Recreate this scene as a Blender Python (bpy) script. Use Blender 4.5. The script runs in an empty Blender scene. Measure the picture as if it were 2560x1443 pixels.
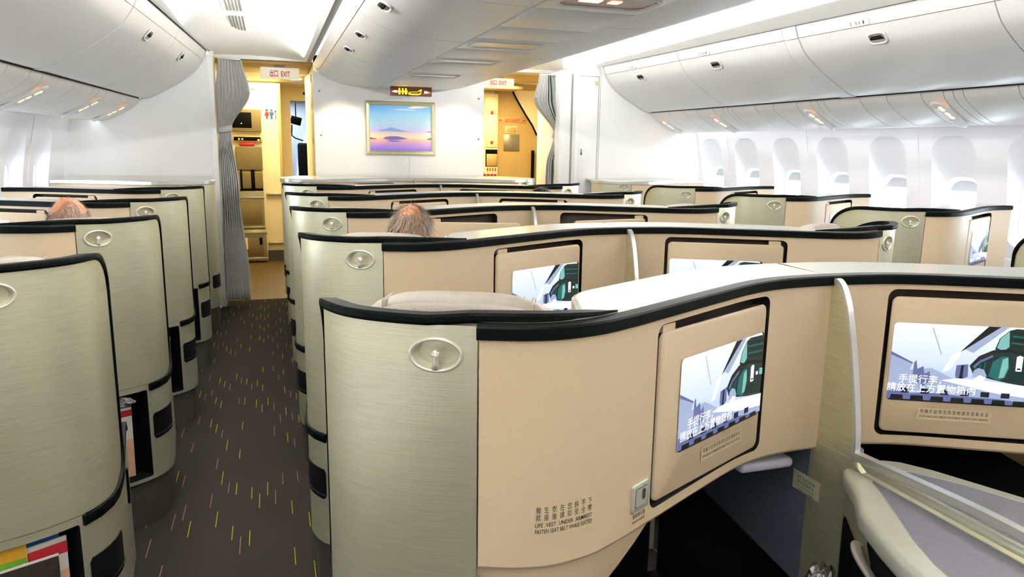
import bpy, bmesh, math, random
from mathutils import Vector, Matrix
SC = bpy.context.scene
COL = SC.collection
PI = math.pi
random.seed(7)

# ------------------------------------------------------------------ materials
def lin(h):
    h = h.lstrip('#')
    o = []
    for i in (0, 2, 4):
        c = int(h[i:i+2], 16) / 255
        o.append(c / 12.92 if c <= .04045 else ((c + .055) / 1.055) ** 2.4)
    return (o[0], o[1], o[2], 1)

class NT:
    def __init__(s, name):
        s.m = bpy.data.materials.new(name); s.m.use_nodes = True
        s.t = s.m.node_tree; s.b = s.t.nodes['Principled BSDF']
    def n(s, typ, **kw):
        nd = s.t.nodes.new(typ)
        for k, v in kw.items():
            if k.startswith('i_'):
                key = k[2:]; nd.inputs[int(key) if key.isdigit() else key.replace('_', ' ')].default_value = v
            else: setattr(nd, k, v)
        return nd
    def l(s, a, ao, b, bi): s.t.links.new(a.outputs[ao], b.inputs[bi])
    def math(s, op, a, b=None):
        nd = s.n('ShaderNodeMath', operation=op)
        for i, x in enumerate((a, b)):
            if x is None: continue
            if isinstance(x, tuple): s.l(x[0], x[1], nd, i)
            else: nd.inputs[i].default_value = x
        return (nd, 0)

def mat(name, col, rough=.5, metal=0., spec=.5, emit=0., ecol=None, noise=None, bump=None, sheen=0., trans=0., alpha=1., coat=0., aniso=0.):
    """noise = (scale xyz, amount): multiplies the colour by procedural variation; bump = (scale xyz, strength)"""
    M = NT(name); b = M.b
    c = lin(col) if isinstance(col, str) else (*col, 1)
    b.inputs['Base Color'].default_value = c
    b.inputs['Roughness'].default_value = rough
    b.inputs['Metallic'].default_value = metal
    b.inputs['Specular IOR Level'].default_value = spec
    b.inputs['Sheen Weight'].default_value = sheen
    b.inputs['Transmission Weight'].default_value = trans
    b.inputs['Alpha'].default_value = alpha
    b.inputs['Coat Weight'].default_value = coat
    if aniso:
        tg = M.n('ShaderNodeTangent', direction_type='RADIAL', axis='Z'); M.l(tg, 0, b, 'Tangent'); b.inputs['Anisotropic'].default_value = aniso
    if emit:
        b.inputs['Emission Color'].default_value = lin(ecol) if ecol else c
        b.inputs['Emission Strength'].default_value = emit
    def nz(sc, det=3):
        tc = M.n('ShaderNodeTexCoord'); mp = M.n('ShaderNodeMapping')
        mp.inputs['Scale'].default_value = sc
        M.l(tc, 'Object', mp, 0)
        no = M.n('ShaderNodeTexNoise', i_Scale=1., i_Detail=float(det)); M.l(mp, 0, no, 'Vector')
        return no
    if noise:
        no = nz(noise[0]); rp = M.n('ShaderNodeMapRange')
        rp.inputs[1].default_value = .3; rp.inputs[2].default_value = .7
        rp.inputs[3].default_value = 1 - noise[1]; rp.inputs[4].default_value = 1 + noise[1] * .5
        M.l(no, 0, rp, 0)
        mx = M.n('ShaderNodeMix', data_type='RGBA', blend_type='MULTIPLY')
        mx.inputs[0].default_value = 1.; mx.inputs[6].default_value = c
        M.l(rp, 0, mx, 7); M.l(mx, 2, b, 'Base Color')
    if bump:
        no = nz(bump[0]); bp = M.n('ShaderNodeBump'); bp.inputs['Strength'].default_value = bump[1]
        bp.inputs['Distance'].default_value = .002
        M.l(no, 0, bp, 'Height'); M.l(bp, 0, b, 'Normal')
    return M.m

M_ = {}
M_['binwhite'] = mat('overhead_plastic', '#d3d3d2', .36, noise=((3, 3, 3), .02))
M_['white'] = mat('white_laminate', '#f0f0ef', .5, noise=((4, 4, 4), .02))
M_['ceil'] = mat('ceiling_plastic', '#f6f5f0', .6, noise=((2, 2, 2), .015))
M_['wall'] = mat('sidewall_plastic', '#eeeef2', .5, noise=((3, 3, 3), .015))
M_['brush'] = mat('brushed_champagne_metal', '#e6e3c6', .34, metal=.68, noise=((14, 14, 700), .13), bump=((14, 14, 800), .08), aniso=.8)
M_['brushtop'] = mat('brushed_metal_top', '#d6d6cb', .25, metal=.6, noise=((260, 12, 12), .10))
M_['brushfin'] = mat('brushed_divider_metal', '#c9c6a2', .36, metal=.6, noise=((14, 14, 600), .2), bump=((14, 14, 700), .12))
M_['alu'] = mat('satin_aluminium', '#d9d9d4', .28, metal=.7, noise=((30, 30, 30), .03))
M_['trim'] = mat('black_green_bumper', '#010403', .5, spec=.07, noise=((40, 40, 40), .1))
M_['beige'] = mat('beige_plastic', '#cdb697', .48, spec=.35, noise=((300, 300, 300), .04), bump=((900, 900, 900), .05))
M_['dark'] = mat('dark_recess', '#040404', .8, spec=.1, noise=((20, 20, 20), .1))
M_['vent'] = mat('black_vent_mesh', '#050506', .5, spec=.15, noise=((300, 300, 300), .2))
M_['plinth'] = mat('grey_kick_plate', '#3b3934', .5, metal=.2, noise=((40, 40, 40), .1))
M_['hook'] = mat('silver_hook_plastic', '#d6d0c2', .3, metal=.4, noise=((40, 40, 40), .03))
M_['leather'] = mat('taupe_leather', '#8d8278', .45, noise=((60, 60, 60), .08), bump=((120, 120, 120), .25))
M_['fabric'] = mat('grey_brown_fabric', '#837b70', .85, noise=((400, 400, 60), .3), bump=((500, 500, 500), .3), sheen=.3)
M_['seat'] = mat('dark_seat_fabric', '#4a463f', .9, noise=((300, 300, 300), .25), sheen=.2)
M_['black'] = mat('black_print', '#0d0c0b', .6, noise=((50, 50, 50), .05))
M_['label'] = mat('tan_label_film', '#cdb897', .35, noise=((50, 50, 50), .02))
M_['groove'] = mat('dark_groove', '#151413', .6, noise=((50, 50, 50), .05))
M_['seam'] = mat('grey_seam', '#8e8b86', .6, noise=((50, 50, 50), .05))
M_['curtain'] = mat('grey_curtain_cloth', '#b4b3b0', .9, noise=((60, 60, 8), .14), bump=((500, 500, 500), .2), sheen=.4)
M_['stripe'] = mat('curtain_dark_stripe', '#1c2f2b', .9, noise=((60, 60, 8), .14))
M_['stripew'] = mat('curtain_pale_stripe', '#d6d6d2', .9, noise=((60, 60, 8), .1))
M_['cream'] = mat('cream_laminate', '#efe0b2', .5, noise=((3, 3, 3), .03))
M_['tan'] = mat('tan_laminate', '#bd9c5c', .5, noise=((4, 4, 4), .03))
M_['jump'] = mat('khaki_upholstery', '#75653a', .7, noise=((80, 80, 80), .1))
M_['steel'] = mat('brushed_steel', '#9c9274', .35, metal=.6, noise=((5, 5, 200), .1))
M_['red'] = mat('red_print', '#c01c14', .5, noise=((50, 50, 50), .05))
M_['blue'] = mat('blue_print', '#274a8e', .5, noise=((50, 50, 50), .05))
M_['amber'] = mat('amber_lamp', '#ffb060', .4, emit=9., ecol='#ff9a4a', noise=((30, 30, 30), .03))
M_['yellowlamp'] = mat('yellow_sign_lamp', '#ffd21e', .4, emit=2.6, ecol='#ffc814', noise=((30, 30, 30), .03))
M_['orangelamp'] = mat('orange_sign_lamp', '#ffb98a', .4, emit=2.2, ecol='#ffb488', noise=((30, 30, 30), .03))
M_['smoke'] = mat('smoked_sign_lens', '#7c4a38', .25, noise=((30, 30, 30), .05))
M_['led'] = mat('cove_led', '#ffffff', .4, emit=14., ecol='#fff6e6', noise=((9, 9, 9), .02))
M_['led2'] = mat('sidewall_led', '#ffffff', .4, emit=5., ecol='#eef3ff', noise=((9, 9, 9), .02))
M_['warmlamp'] = mat('galley_downlight', '#fff0c0', .4, emit=12., ecol='#ffe2a0', noise=((9, 9, 9), .02))
M_['signwhite'] = mat('sign_face_backlit', '#e9e2cf', .4, emit=.25, ecol='#f4ecd4', noise=((9, 9, 9), .03))
M_['mesh'] = mat('woven_grey_insert', '#6f6e78', .5, metal=.2, noise=((700, 700, 700), .45), bump=((700, 700, 700), .5))
M_['tablegrey'] = mat('grey_green_plastic', '#c4c5b6', .34, metal=.3, noise=((60, 60, 60), .03))
M_['skin'] = mat('skin', '#d08a62', .5, noise=((40, 40, 40), .12))
M_['scalp'] = mat('sunburnt_scalp', '#d8875e', .42, noise=((30, 30, 30), .15))
M_['hairbrown'] = mat('grey_brown_hair', '#84705f', .5, noise=((90, 90, 90), .35))
M_['hairgrey'] = mat('thin_grey_hair', '#8d7f74', .5, noise=((90, 90, 90), .4))
M_['hairblack'] = mat('black_hair', '#17120f', .4, noise=((90, 90, 90), .3))
M_['shirt'] = mat('navy_shirt', '#27324a', .9, noise=((200, 200, 200), .15))
M_['shirt2'] = mat('charcoal_shirt', '#3b3a3a', .9, noise=((200, 200, 200), .15))
M_['paper'] = mat('white_paper', '#dcdad3', .5, noise=((60, 60, 60), .05))
M_['pgreen'] = mat('green_cover', '#5c8a1e', .4, noise=((25, 25, 25), .2))
M_['pgold'] = mat('gold_cover_band', '#c8962c', .4, noise=((25, 25, 25), .15))
M_['pblue'] = mat('blue_card', '#1d4f86', .35, noise=((25, 25, 25), .1))
M_['pred'] = mat('red_cover_band', '#a5202c', .4, noise=((25, 25, 25), .1))
M_['ppeach'] = mat('peach_cover', '#d9a88c', .4, noise=((25, 25, 25), .1))
M_['pdark'] = mat('dark_patterned_cover', '#2b2422', .35, noise=((60, 60, 60), .6))
M_['pyellow'] = mat('yellow_cover', '#d6b41c', .4, noise=((25, 25, 25), .1))
M_['scrdark'] = mat('screen_edge_black', '#050507', .2, noise=((50, 50, 50), .05))
M_['goldframe'] = mat('champagne_frame', '#cfc9a6', .3, metal=.6, noise=((20, 20, 90), .06))
M_['lino'] = mat('galley_vinyl', '#57431a', .45, noise=((220, 220, 220), .25), bump=((150, 150, 150), .3))
M_['blue_lit'] = mat('blue_lit_divider_metal', '#717b8c', .36, metal=.5, noise=((14, 14, 600), .2), bump=((14, 14, 700), .1))  # divider metal with a blue tint standing in for screen light
M_['labelgrey'] = mat('grey_label_film', '#b3b093', .35, noise=((50, 50, 50), .02))
M_['lavender'] = mat('pale_tray_plastic', '#cfcbdc', .4, noise=((30, 30, 30), .03))
M_['recess'] = mat('shaded_recess_brown', '#3f342a', .6, spec=.2, noise=((50, 50, 50), .05))  # dark brown carries the shade inside the beige monitor recess
M_['shade'] = mat('window_shade', '#c9cdd2', .5, noise=((30, 30, 30), .03))

def emis(name, hexc, s):
    name = 'lit_' + name
    if name not in M_:
        M_[name] = mat('display_' + name, hexc, .3, spec=.2, emit=s, ecol=hexc, noise=((40, 40, 40), .04))
        M_[name].node_tree.nodes['Principled BSDF'].inputs['Base Color'].links and M_[name].node_tree.links.remove(M_[name].node_tree.nodes['Principled BSDF'].inputs['Base Color'].links[0])
        M_[name].node_tree.nodes['Principled BSDF'].inputs['Base Color'].default_value = (.01, .01, .01, 1)
    return M_[name]

def sky_display():
    m = emis('sky', '#e4eefb', .62); t = m.node_tree; b = t.nodes['Principled BSDF']
    tc = t.nodes.new('ShaderNodeTexCoord'); sx = t.nodes.new('ShaderNodeSeparateXYZ'); mr = t.nodes.new('ShaderNodeMapRange'); rp = t.nodes.new('ShaderNodeValToRGB')
    t.links.new(tc.outputs['Object'], sx.inputs[0]); t.links.new(sx.outputs[2], mr.inputs[0]); mr.inputs[1].default_value = .91; mr.inputs[2].default_value = 1.09
    t.links.new(mr.outputs[0], rp.inputs[0]); e = rp.color_ramp.elements; e[0].color = lin('#8a9ad8'); e[1].color = lin('#f0f4f6'); x = e.new(.5); x.color = lin('#d3e2f6')
    t.links.new(rp.outputs[0], b.inputs['Emission Color']); b.inputs['Emission Strength'].default_value = .68
    return m
def glass_mat():
    M = NT('cabin_window_glass'); t = M.t
    tr = M.n('ShaderNodeBsdfTransparent'); tr.inputs[0].default_value = (.93, .97, 1, 1)
    gl = M.n('ShaderNodeBsdfGlossy'); gl.inputs['Roughness'].default_value = .05
    mx = M.n('ShaderNodeMixShader'); mx.inputs[0].default_value = .07
    M.l(tr, 0, mx, 1); M.l(gl, 0, mx, 2)
    M.l(mx, 0, t.nodes['Material Output'], 0)
    return M.m
M_['glass'] = glass_mat()

def film_mat():
    M = NT('clear_plastic_film'); t = M.t
    tr = M.n('ShaderNodeBsdfTransparent'); tr.inputs[0].default_value = (.8, .8, .8, 1)
    gl = M.n('ShaderNodeBsdfGlossy'); gl.inputs['Roughness'].default_value = .12
    no = M.n('ShaderNodeTexNoise', i_Scale=60.)
    bp = M.n('ShaderNodeBump'); bp.inputs['Strength'].default_value = .6
    M.l(no, 0, bp, 'Height'); M.l(bp, 0, gl, 'Normal')
    mx = M.n('ShaderNodeMixShader'); mx.inputs[0].default_value = .35
    M.l(tr, 0, mx, 1); M.l(gl, 0, mx, 2)
    M.l(mx, 0, t.nodes['Material Output'], 0)
    return M.m
M_['film'] = film_mat()

def carpet_mat():
    """dark charcoal carpet with woven dashes running along the aisle, lime and dusty pink"""
    M = NT('dashed_carpet'); b = M.b
    tc = M.n('ShaderNodeTexCoord'); sx = M.n('ShaderNodeSeparateXYZ'); M.l(tc, 'Object', sx, 0)
    CW, RH = .033, .40
    u = M.math('MULTIPLY', (sx, 0), 1 / CW); ci = M.math('FLOOR', u); fu = M.math('FRACT', u)
    w1 = M.n('ShaderNodeTexWhiteNoise', noise_dimensions='1D'); M.l(ci[0], ci[1], w1, 'W')
    v0 = M.math('MULTIPLY', (sx, 1), 1 / RH)
    v = M.math('ADD', v0, M.math('MULTIPLY', (w1, 0), 7.3))
    ri = M.math('FLOOR', v); fv = M.math('FRACT', v)
    cid = M.math('ADD', M.math('MULTIPLY', ri, 17.13), M.math('MULTIPLY', ci, 3.71))
    w2 = M.n('ShaderNodeTexWhiteNoise', noise_dimensions='1D'); M.l(cid[0], cid[1], w2, 'W')
    inu = M.math('COMPARE', fu, .5); inu[0].inputs[2].default_value = .045
    ln = M.math('ADD', M.math('MULTIPLY', (w2, 0), .12), .24)
    inv = M.math('LESS_THAN', fv, ln)
    on = M.math('GREATER_THAN', (w2, 0), .34)
    mask = M.math('MULTIPLY', M.math('MULTIPLY', inu, inv), on)
    isg = M.math('GREATER_THAN', (w1, 0), .58)
    no = M.n('ShaderNodeTexNoise', i_Scale=420., i_Detail=2.); M.l(tc, 'Object', no, 'Vector')
    no2 = M.n('ShaderNodeTexNoise', i_Scale=2.2, i_Detail=2.); M.l(tc, 'Object', no2, 'Vector')
    cr = M.n('ShaderNodeMix', data_type='RGBA'); cr.inputs[6].default_value = lin('#15120f'); cr.inputs[7].default_value = lin('#302a26')
    M.l(no, 0, cr, 0)
    cr2 = M.n('ShaderNodeMix', data_type='RGBA', blend_type='MULTIPLY'); cr2.inputs[0].default_value = .35
    M.l(cr, 2, cr2, 6); M.l(no2, 0, cr2, 7)
    dc = M.n('ShaderNodeMix', data_type='RGBA'); dc.inputs[6].default_value = lin('#80604f'); dc.inputs[7].default_value = lin('#8b9410')
    M.l(isg[0], isg[1], dc, 0)
    fin = M.n('ShaderNodeMix', data_type='RGBA'); M.l(mask[0], mask[1], fin, 0)
    M.l(cr2, 2, fin, 6); M.l(dc, 2, fin, 7); M.l(fin, 2, b, 'Base Color')
    b.inputs['Roughness'].default_value = .95; b.inputs['Specular IOR Level'].default_value = .15
    bp = M.n('ShaderNodeBump'); bp.inputs['Strength'].default_value = .35; bp.inputs['Distance'].default_value = .004
    M.l(no, 0, bp, 'Height'); M.l(bp, 0, b, 'Normal')
    return M.m
M_['carpet'] = carpet_mat()

# ------------------------------------------------------------------ mesh builder
class MB:
    def __init__(s): s.v = []; s.f = []; s.mi = []; s.sm = []
    def add(s, vs, fs, m=0, smooth=False):
        o = len(s.v); s.v += [tuple(p) for p in vs]
        for f in fs: s.f.append([o + i for i in f]); s.mi.append(m); s.sm.append(smooth)
    def grid(s, fn, nu, nv, m=0, smooth=True, cu=False, cv=False):
        vs = [fn(i / nu, j / nv) for i in range(nu + (0 if cu else 1)) for j in range(nv + (0 if cv else 1))]
        R = nv + (0 if cv else 1); N = nu + (0 if cu else 1); fs = []
        for i in range(nu):
            for j in range(nv):
                a, b2 = i % N, (i + 1) % N; c, d = j % R, (j + 1) % R
                fs.append([a * R + c, b2 * R + c, b2 * R + d, a * R + d])
        s.add(vs, fs, m, smooth)
    def loft(s, rings, m=0, smooth=True, closed=True, cap0=False, cap1=False):
        n = len(rings[0]); vs = [p for r in rings for p in r]; fs = []
        for i in range(len(rings) - 1):
            for j in range(n if closed else n - 1):
                k = (j + 1) % n
                fs.append([i * n + j, i * n + k, (i + 1) * n + k, (i + 1) * n + j])
        if cap0: fs.append(list(range(n))[::-1])
        if cap1: fs.append([(len(rings) - 1) * n + j for j in range(n)])
        s.add(vs, fs, m, smooth)
    def box(s, x0, x1, y0, y1, z0, z1, m=0, bev=0., seg=2, rot=None, piv=None):
        bm = bmesh.new(); bmesh.ops.create_cube(bm, size=1)
        for v in bm.verts:
            v.co = Vector((x0 + (v.co.x + .5) * (x1 - x0), y0 + (v.co.y + .5) * (y1 - y0), z0 + (v.co.z + .5) * (z1 - z0)))
        if bev > 0:
            bmesh.ops.bevel(bm, geom=bm.edges[:], offset=bev, segments=seg, affect='EDGES', profile=.5)
        if rot is not None:
            pv = Vector(piv) if piv else Vector(((x0 + x1) / 2, (y0 + y1) / 2, (z0 + z1) / 2))
            for v in bm.verts: v.co = rot @ (v.co - pv) + pv
        s.bm(bm, m, bev > 0)
    def bm(s, bm, m=0, smooth=True):
        bm.verts.index_update()
        s.add([v.co[:] for v in bm.verts], [[v.index for v in f.verts] for f in bm.faces], m, smooth)
        bm.free()
    def tube(s, pts, r, n=8, m=0, smooth=True, caps=True, flat=1.):
        pts = [Vector(p) for p in pts]; rings = []; up = Vector((0, 0, 1))
        rs = r if isinstance(r, (list, tuple)) else [r] * len(pts)
        prev = None
        for i, p in enumerate(pts):
            t = (pts[min(i + 1, len(pts) - 1)] - pts[max(i - 1, 0)]).normalized()
            if prev is None:
                a = t.cross(up if abs(t.z) < .9 else Vector((0, 1, 0))).normalized()
            else:
                a = (prev - t * prev.dot(t)).normalized()
            prev = a; b2 = t.cross(a)
            rings.append([p + (a * math.cos(2 * PI * k / n) + b2 * math.sin(2 * PI * k / n) * flat) * rs[i] for k in range(n)])
        s.loft(rings, m, smooth, True, caps, caps)
    def sweep(s, P, N, sec, m=0, smooth=False, caps=True):
        """P path points, N normals, sec(i) list of (n,b) offsets"""
        rings = []
        for i in range(len(P)):
            t = (P[min(i + 1, len(P) - 1)] - P[max(i - 1, 0)]).normalized()
            n = N[i]; b2 = n.cross(t).normalized()
            rings.append([P[i] + n * a + b2 * c for a, c in sec(i)])
        s.loft(rings, m, smooth, True, caps, caps)
    def poly(s, pts, m=0): s.add(pts, [list(range(len(pts)))], m)
    def prism(s, pts, d, m=0, smooth=False, bev=0.):
        """extrude a planar polygon by vector d"""
        n = len(pts); d = Vector(d); a = [Vector(p) for p in pts]; b2 = [p + d for p in a]
        fs = [list(range(n))[::-1], [n + i for i in range(n)]] + [[i, (i + 1) % n, n + (i + 1) % n, n + i] for i in range(n)]
        if bev > 0:
            bm = bmesh.new(); vv = [bm.verts.new(p) for p in a + b2]
            for f in fs: bm.faces.new([vv[i] for i in f])
            bm.normal_update()
            bmesh.ops.bevel(bm, geom=bm.edges[:], offset=bev, segments=2, affect='EDGES', profile=.5)
            s.bm(bm, m, True)
        else: s.add(a + b2, fs, m, smooth)
    def ball(s, c, r, m=0, nu=16, nv=10):
        r = r if isinstance(r, (list, tuple)) else (r, r, r)
        s.grid(lambda u, v: (c[0] + r[0] * math.sin(PI * v) * math.cos(2 * PI * u), c[1] + r[1] * math.sin(PI * v) * math.sin(2 * PI * u), c[2] + r[2] * math.cos(PI * v)), nu, nv, m, True, cu=True)
    def text(s, body, h, fn, m=0, w=None, align='c'):
        """flat lettering; fn(u, v) -> 3D with u to the reader's right; h = letter height"""
        vs, fs, (x0, x1, y0, y1) = glyphs(body)
        k = h / .72; kx = k if w is None else w / max(1e-6, x1 - x0)
        ox = {'c': (x0 + x1) / 2, 'l': x0, 'r': x1}[align]
        s.add([fn((x - ox) * kx, (y - .36) * k) for x, y in vs], fs, m)
    def build(s, name, mats, parent=None, mirror=False, loc=None):
        me = bpy.data.meshes.new(name)
        v = [(-x, y, z) for x, y, z in s.v] if mirror else s.v
        f = [q[::-1] for q in s.f] if mirror else s.f
        me.from_pydata([tuple(p) for p in v], [], f)
        ms = mats if isinstance(mats, (list, tuple)) else [mats]
        for x in ms: me.materials.append(M_[x] if isinstance(x, str) else x)
        me.polygons.foreach_set('material_index', s.mi)
        me.polygons.foreach_set('use_smooth', s.sm)
        me.update()
        o = bpy.data.objects.new(name, me); COL.objects.link(o)
        if parent: o.parent = parent
        if loc: o.location = loc
        return o

_G = {}
def glyphs(body):
    if body not in _G:
        c = bpy.data.curves.new('lettering', 'FONT'); c.body = body.lstrip('*#'); c.resolution_u = 2; c.offset = .004 if body[0] == '*' else (.018 if body[0] == '#' else 0.)
        o = bpy.data.objects.new('lettering', c); COL.objects.link(o)
        me = bpy.data.meshes.new_from_object(o.evaluated_get(bpy.context.evaluated_depsgraph_get()))
        vs = [(v.co.x, v.co.y) for v in me.vertices]; fs = [list(p.vertices) for p in me.polygons]
        bpy.data.objects.remove(o); bpy.data.meshes.remove(me); bpy.data.curves.remove(c)
        xs = [p[0] for p in vs] or [0, 1]; ys = [p[1] for p in vs] or [0, 1]
        _G[body] = (vs, fs, (min(xs), max(xs), min(ys), max(ys)))
    return _G[body]

def tag(o, label=None, cat=None, group=None, kind=None):
    if label: o['label'] = label
    if cat: o['category'] = cat
    if group: o['group'] = group
    if kind: o['kind'] = kind
    return o
def empty(name, loc=(0, 0, 0), rz=0, label=None, cat=None, group=None):
    o = bpy.data.objects.new(name, None); COL.objects.link(o); o.empty_display_size = .1
    o.location = loc; o.rotation_euler = (0, 0, rz)
    return tag(o, label, cat, group)
def copy_tree(o, parent=None):
    c = o.copy(); COL.objects.link(c)
    if parent: c.parent = parent
    for ch in list(o.children): copy_tree(ch, c)
    return c
def struct(o): o['kind'] = 'structure'; return o

def catmull(P, n=12):
    out = []
    for i in range(len(P) - 1):
        p0 = P[max(i - 1, 0)]; p1 = P[i]; p2 = P[i + 1]; p3 = P[min(i + 2, len(P) - 1)]
        for k in range(n):
            t = k / n
            out.append(tuple(.5 * ((2 * b) + (-a + c) * t + (2 * a - 5 * b + 4 * c - d) * t * t + (-a + 3 * b - 3 * c + d) * t ** 3) for a, b, c, d in zip(p0, p1, p2, p3)))
    out.append(tuple(P[-1])); return out
class Curve2:
    def __init__(s, P, n=12):
        s.p = catmull(P, n); s.t = [0.]
        for a, b in zip(s.p, s.p[1:]): s.t.append(s.t[-1] + math.hypot(b[0] - a[0], b[1] - a[1]))
        s.L = s.t[-1]
    def _i(s, t):
        lo, hi = 0, len(s.t) - 2
        while lo < hi:
            m = (lo + hi + 1) // 2
            if s.t[m] <= t: lo = m
            else: hi = m - 1
        return lo
    def at(s, t):
        i = s._i(t); d = s.t[i + 1] - s.t[i]; k = (t - s.t[i]) / d
        a, b = s.p[i], s.p[i + 1]
        return a[0] + (b[0] - a[0]) * k, a[1] + (b[1] - a[1]) * k
    def nrm(s, t):
        a = s.at(max(0, t - .012)); b = s.at(min(s.L, t + .012))
        dx, dy = b[0] - a[0], b[1] - a[1]; l = math.hypot(dx, dy)
        return dy / l, -dx / l
    def find(s, fn):
        """arclength of the first sample where fn(x,y) is true"""
        for q, t in zip(s.p, s.t):
            if fn(*q): return t
        return s.L

def rrect(u0, u1, v0, v1, r, n=6):
    """rounded rectangle outline, counter-clockwise from lower right corner; 4*(n+1) points"""
    out = []
    for cx, cy, a0 in ((u1 - r, v0 + r, -PI / 2), (u1 - r, v1 - r, 0), (u0 + r, v1 - r, PI / 2), (u0 + r, v0 + r, PI)):
        for k in range(n + 1):
            a = a0 + PI / 2 * k / n; out.append((cx + r * math.cos(a), cy + r * math.sin(a)))
    return out
def rrect_outer(u0, u1, v0, v1, inner):
    """points of the outer rectangle matched to the points of an inner outline (projected from its centre)"""
    cu = (u0 + u1) / 2; cv = (v0 + v1) / 2; n = len(inner) // 4; out = []
    corners = [(u1, v0), (u1, v1), (u0, v1), (u0, v0)]
    for q in range(4):
        c = corners[q]
        for k in range(n):
            f = k / (n - 1)
            iu, iv = inner[q * n + k]
            # slide round the corner
            if q == 0: p = (iu, v0) if f < .5 else (u1, iv)
            elif q == 1: p = (u1, iv) if f < .5 else (iu, v1)
            elif q == 2: p = (iu, v1) if f < .5 else (u0, iv)
            else: p = (u0, iv) if f < .5 else (iu, v0)
            if abs(f - .5) < .09: p = c
            out.append(p)
    return out
def rr_pair(u0, u1, v0, v1, r, U0, U1, V0, V1, nc=6, ns=6):
    """matched outlines: rounded rectangle hole (u0..u1, v0..v1) and surrounding rectangle (U0..U1, V0..V1)"""
    a, b = [], []
    cs = [(u1 - r, v0 + r, -PI / 2, U1, V0), (u1 - r, v1 - r, 0, U1, V1), (u0 + r, v1 - r, PI / 2, U0, V1), (u0 + r, v0 + r, PI, U0, V0)]
    for q in range(4):
        cx, cy, a0, X, Y = cs[q]
        ring = [(cx + r * math.cos(a0 + PI / 2 * k / nc), cy + r * math.sin(a0 + PI / 2 * k / nc)) for k in range(nc + 1)]
        for k, (iu, iv) in enumerate(ring):
            f = k / nc
            first = (iu, Y) if q in (0, 2) else (X, iv)
            second = (X, iv) if q in (0, 2) else (iu, Y)
            b.append((X, Y) if abs(f - .5) < 1e-6 else (first if f < .5 else second)); a.append((iu, iv))
        nx = cs[(q + 1) % 4]; e0 = ring[-1]; b0 = b[-1]
        e1 = (nx[0] + r * math.cos(nx[2]), nx[1] + r * math.sin(nx[2]))
        o1 = (e1[0], nx[4]) if (q + 1) % 4 in (0, 2) else (nx[3], e1[1])
        for k in range(1, ns):
            f = k / ns
            a.append((e0[0] + (e1[0] - e0[0]) * f, e0[1] + (e1[1] - e0[1]) * f))
            b.append((b0[0] + (o1[0] - b0[0]) * f, b0[1] + (o1[1] - b0[1]) * f))
    return a, b

# ------------------------------------------------------------------ the seat suite (local frame: aisle corner at x=0, desk towards +x)
KP = [(.034, .60), (.026, .52), (.018, .45), (.007, .34), (.002, .265), (.003, .22), (.015, .172), (.04, .124), (.085, .08), (.15, .037), (.235, 0), (.30, -.024),
      (.365, -.033), (.445, -.018), (.52, .016), (.604, .061), (.81, .174), (.93, .236), (1.02, .268), (1.10, .280), (1.18, .283)]
K = Curve2(KP, 14)
TE = K.find(lambda x, y: y <= .43)
TV = K.find(lambda x, y: y <= .275)             # forward edge of the shell on the aisle side
TB = K.find(lambda x, y: x >= .232)             # joint of the metal shell and the beige panel
TM0 = K.find(lambda x, y: x >= .600)            # monitor recess
TM1 = K.find(lambda x, y: x >= 1.005)
TX = lambda X: K.find(lambda x, y: x >= X and y < .2)
ZS, ZD = 1.238, 1.222
def S(T, z, o=0.):
    x, y = K.at(min(max(T, 0), K.L)); n = K.nrm(min(max(T, 0), K.L)); return Vector((x + n[0] * o, y + n[1] * o, z))
def SN(T):
    n = K.nrm(T); return Vector((n[0], n[1], 0))
def slab(mb, T0, T1, zb, zt, o, th, m=0, nT=24, nz=6, hole=None, smooth=True):
    """closed thin slab that follows the plan curve; zb, zt functions of T"""
    f = lambda u, v, oo: S(T0 + (T1 - T0) * u, zb(T0 + (T1 - T0) * u) + (zt(T0 + (T1 - T0) * u) - zb(T0 + (T1 - T0) * u)) * v, oo)
    mb.grid(lambda u, v: f(u, v, o), nT, nz, m, smooth)
    mb.grid(lambda u, v: f(u, v, o - th), nT, nz, m, smooth)
    for v in (0, 1): mb.grid(lambda u, w: f(u, v, o - th * w), nT, 1, m, False)
    for u in (0, 1): mb.grid(lambda v, w: f(u, v, o - th * w), nz, 1, m, False)
def rounded(T0, T1, lo, hi, r0b=0, r0t=0, r1b=0, r1t=0):
    def q(T, a, b):
        e = 0
        if a and T - T0 < a: e = max(e, a - math.sqrt(max(0, a * a - (a - (T - T0)) ** 2)))
        if b and T1 - T < b: e = max(e, b - math.sqrt(max(0, b * b - (b - (T1 - T)) ** 2)))
        return e
    return (lambda T: lo + q(T, r0b, r1b)), (lambda T: hi - q(T, r0t, r1t))
def holed(mb, T0, T1, z0, z1, hole, r, o, m=0, nT=8, depth=0., dm=None, back=True, bm_=None):
    """rectangular patch of the curved surface with a rounded hole, side walls and a back"""
    a, b = rr_pair(hole[0], hole[1], hole[2], hole[3], r, T0, T1, z0, z1, 6, nT)
    mb.loft([[S(t, z, o) for t, z in b], [S(t, z, o) for t, z in a]], m, True)
    if depth:
        rr = rrl = [S(t, z, o) for t, z in a]
        mb.loft([rr, [S(t, z, o - depth) for t, z in a]], dm if dm is not None else m, False)
        if back:
            ct, cz = (hole[0] + hole[1]) / 2, (hole[2] + hole[3]) / 2
            mb.loft([[S(t, z, o - depth) for t, z in a], [S(ct + (t - ct) * .5, cz + (z - cz) * .5, o - depth) for t, z in a], [S(ct, cz, o - depth)] * len(a)], bm_ if bm_ is not None else (dm if dm is not None else m), False)

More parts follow.
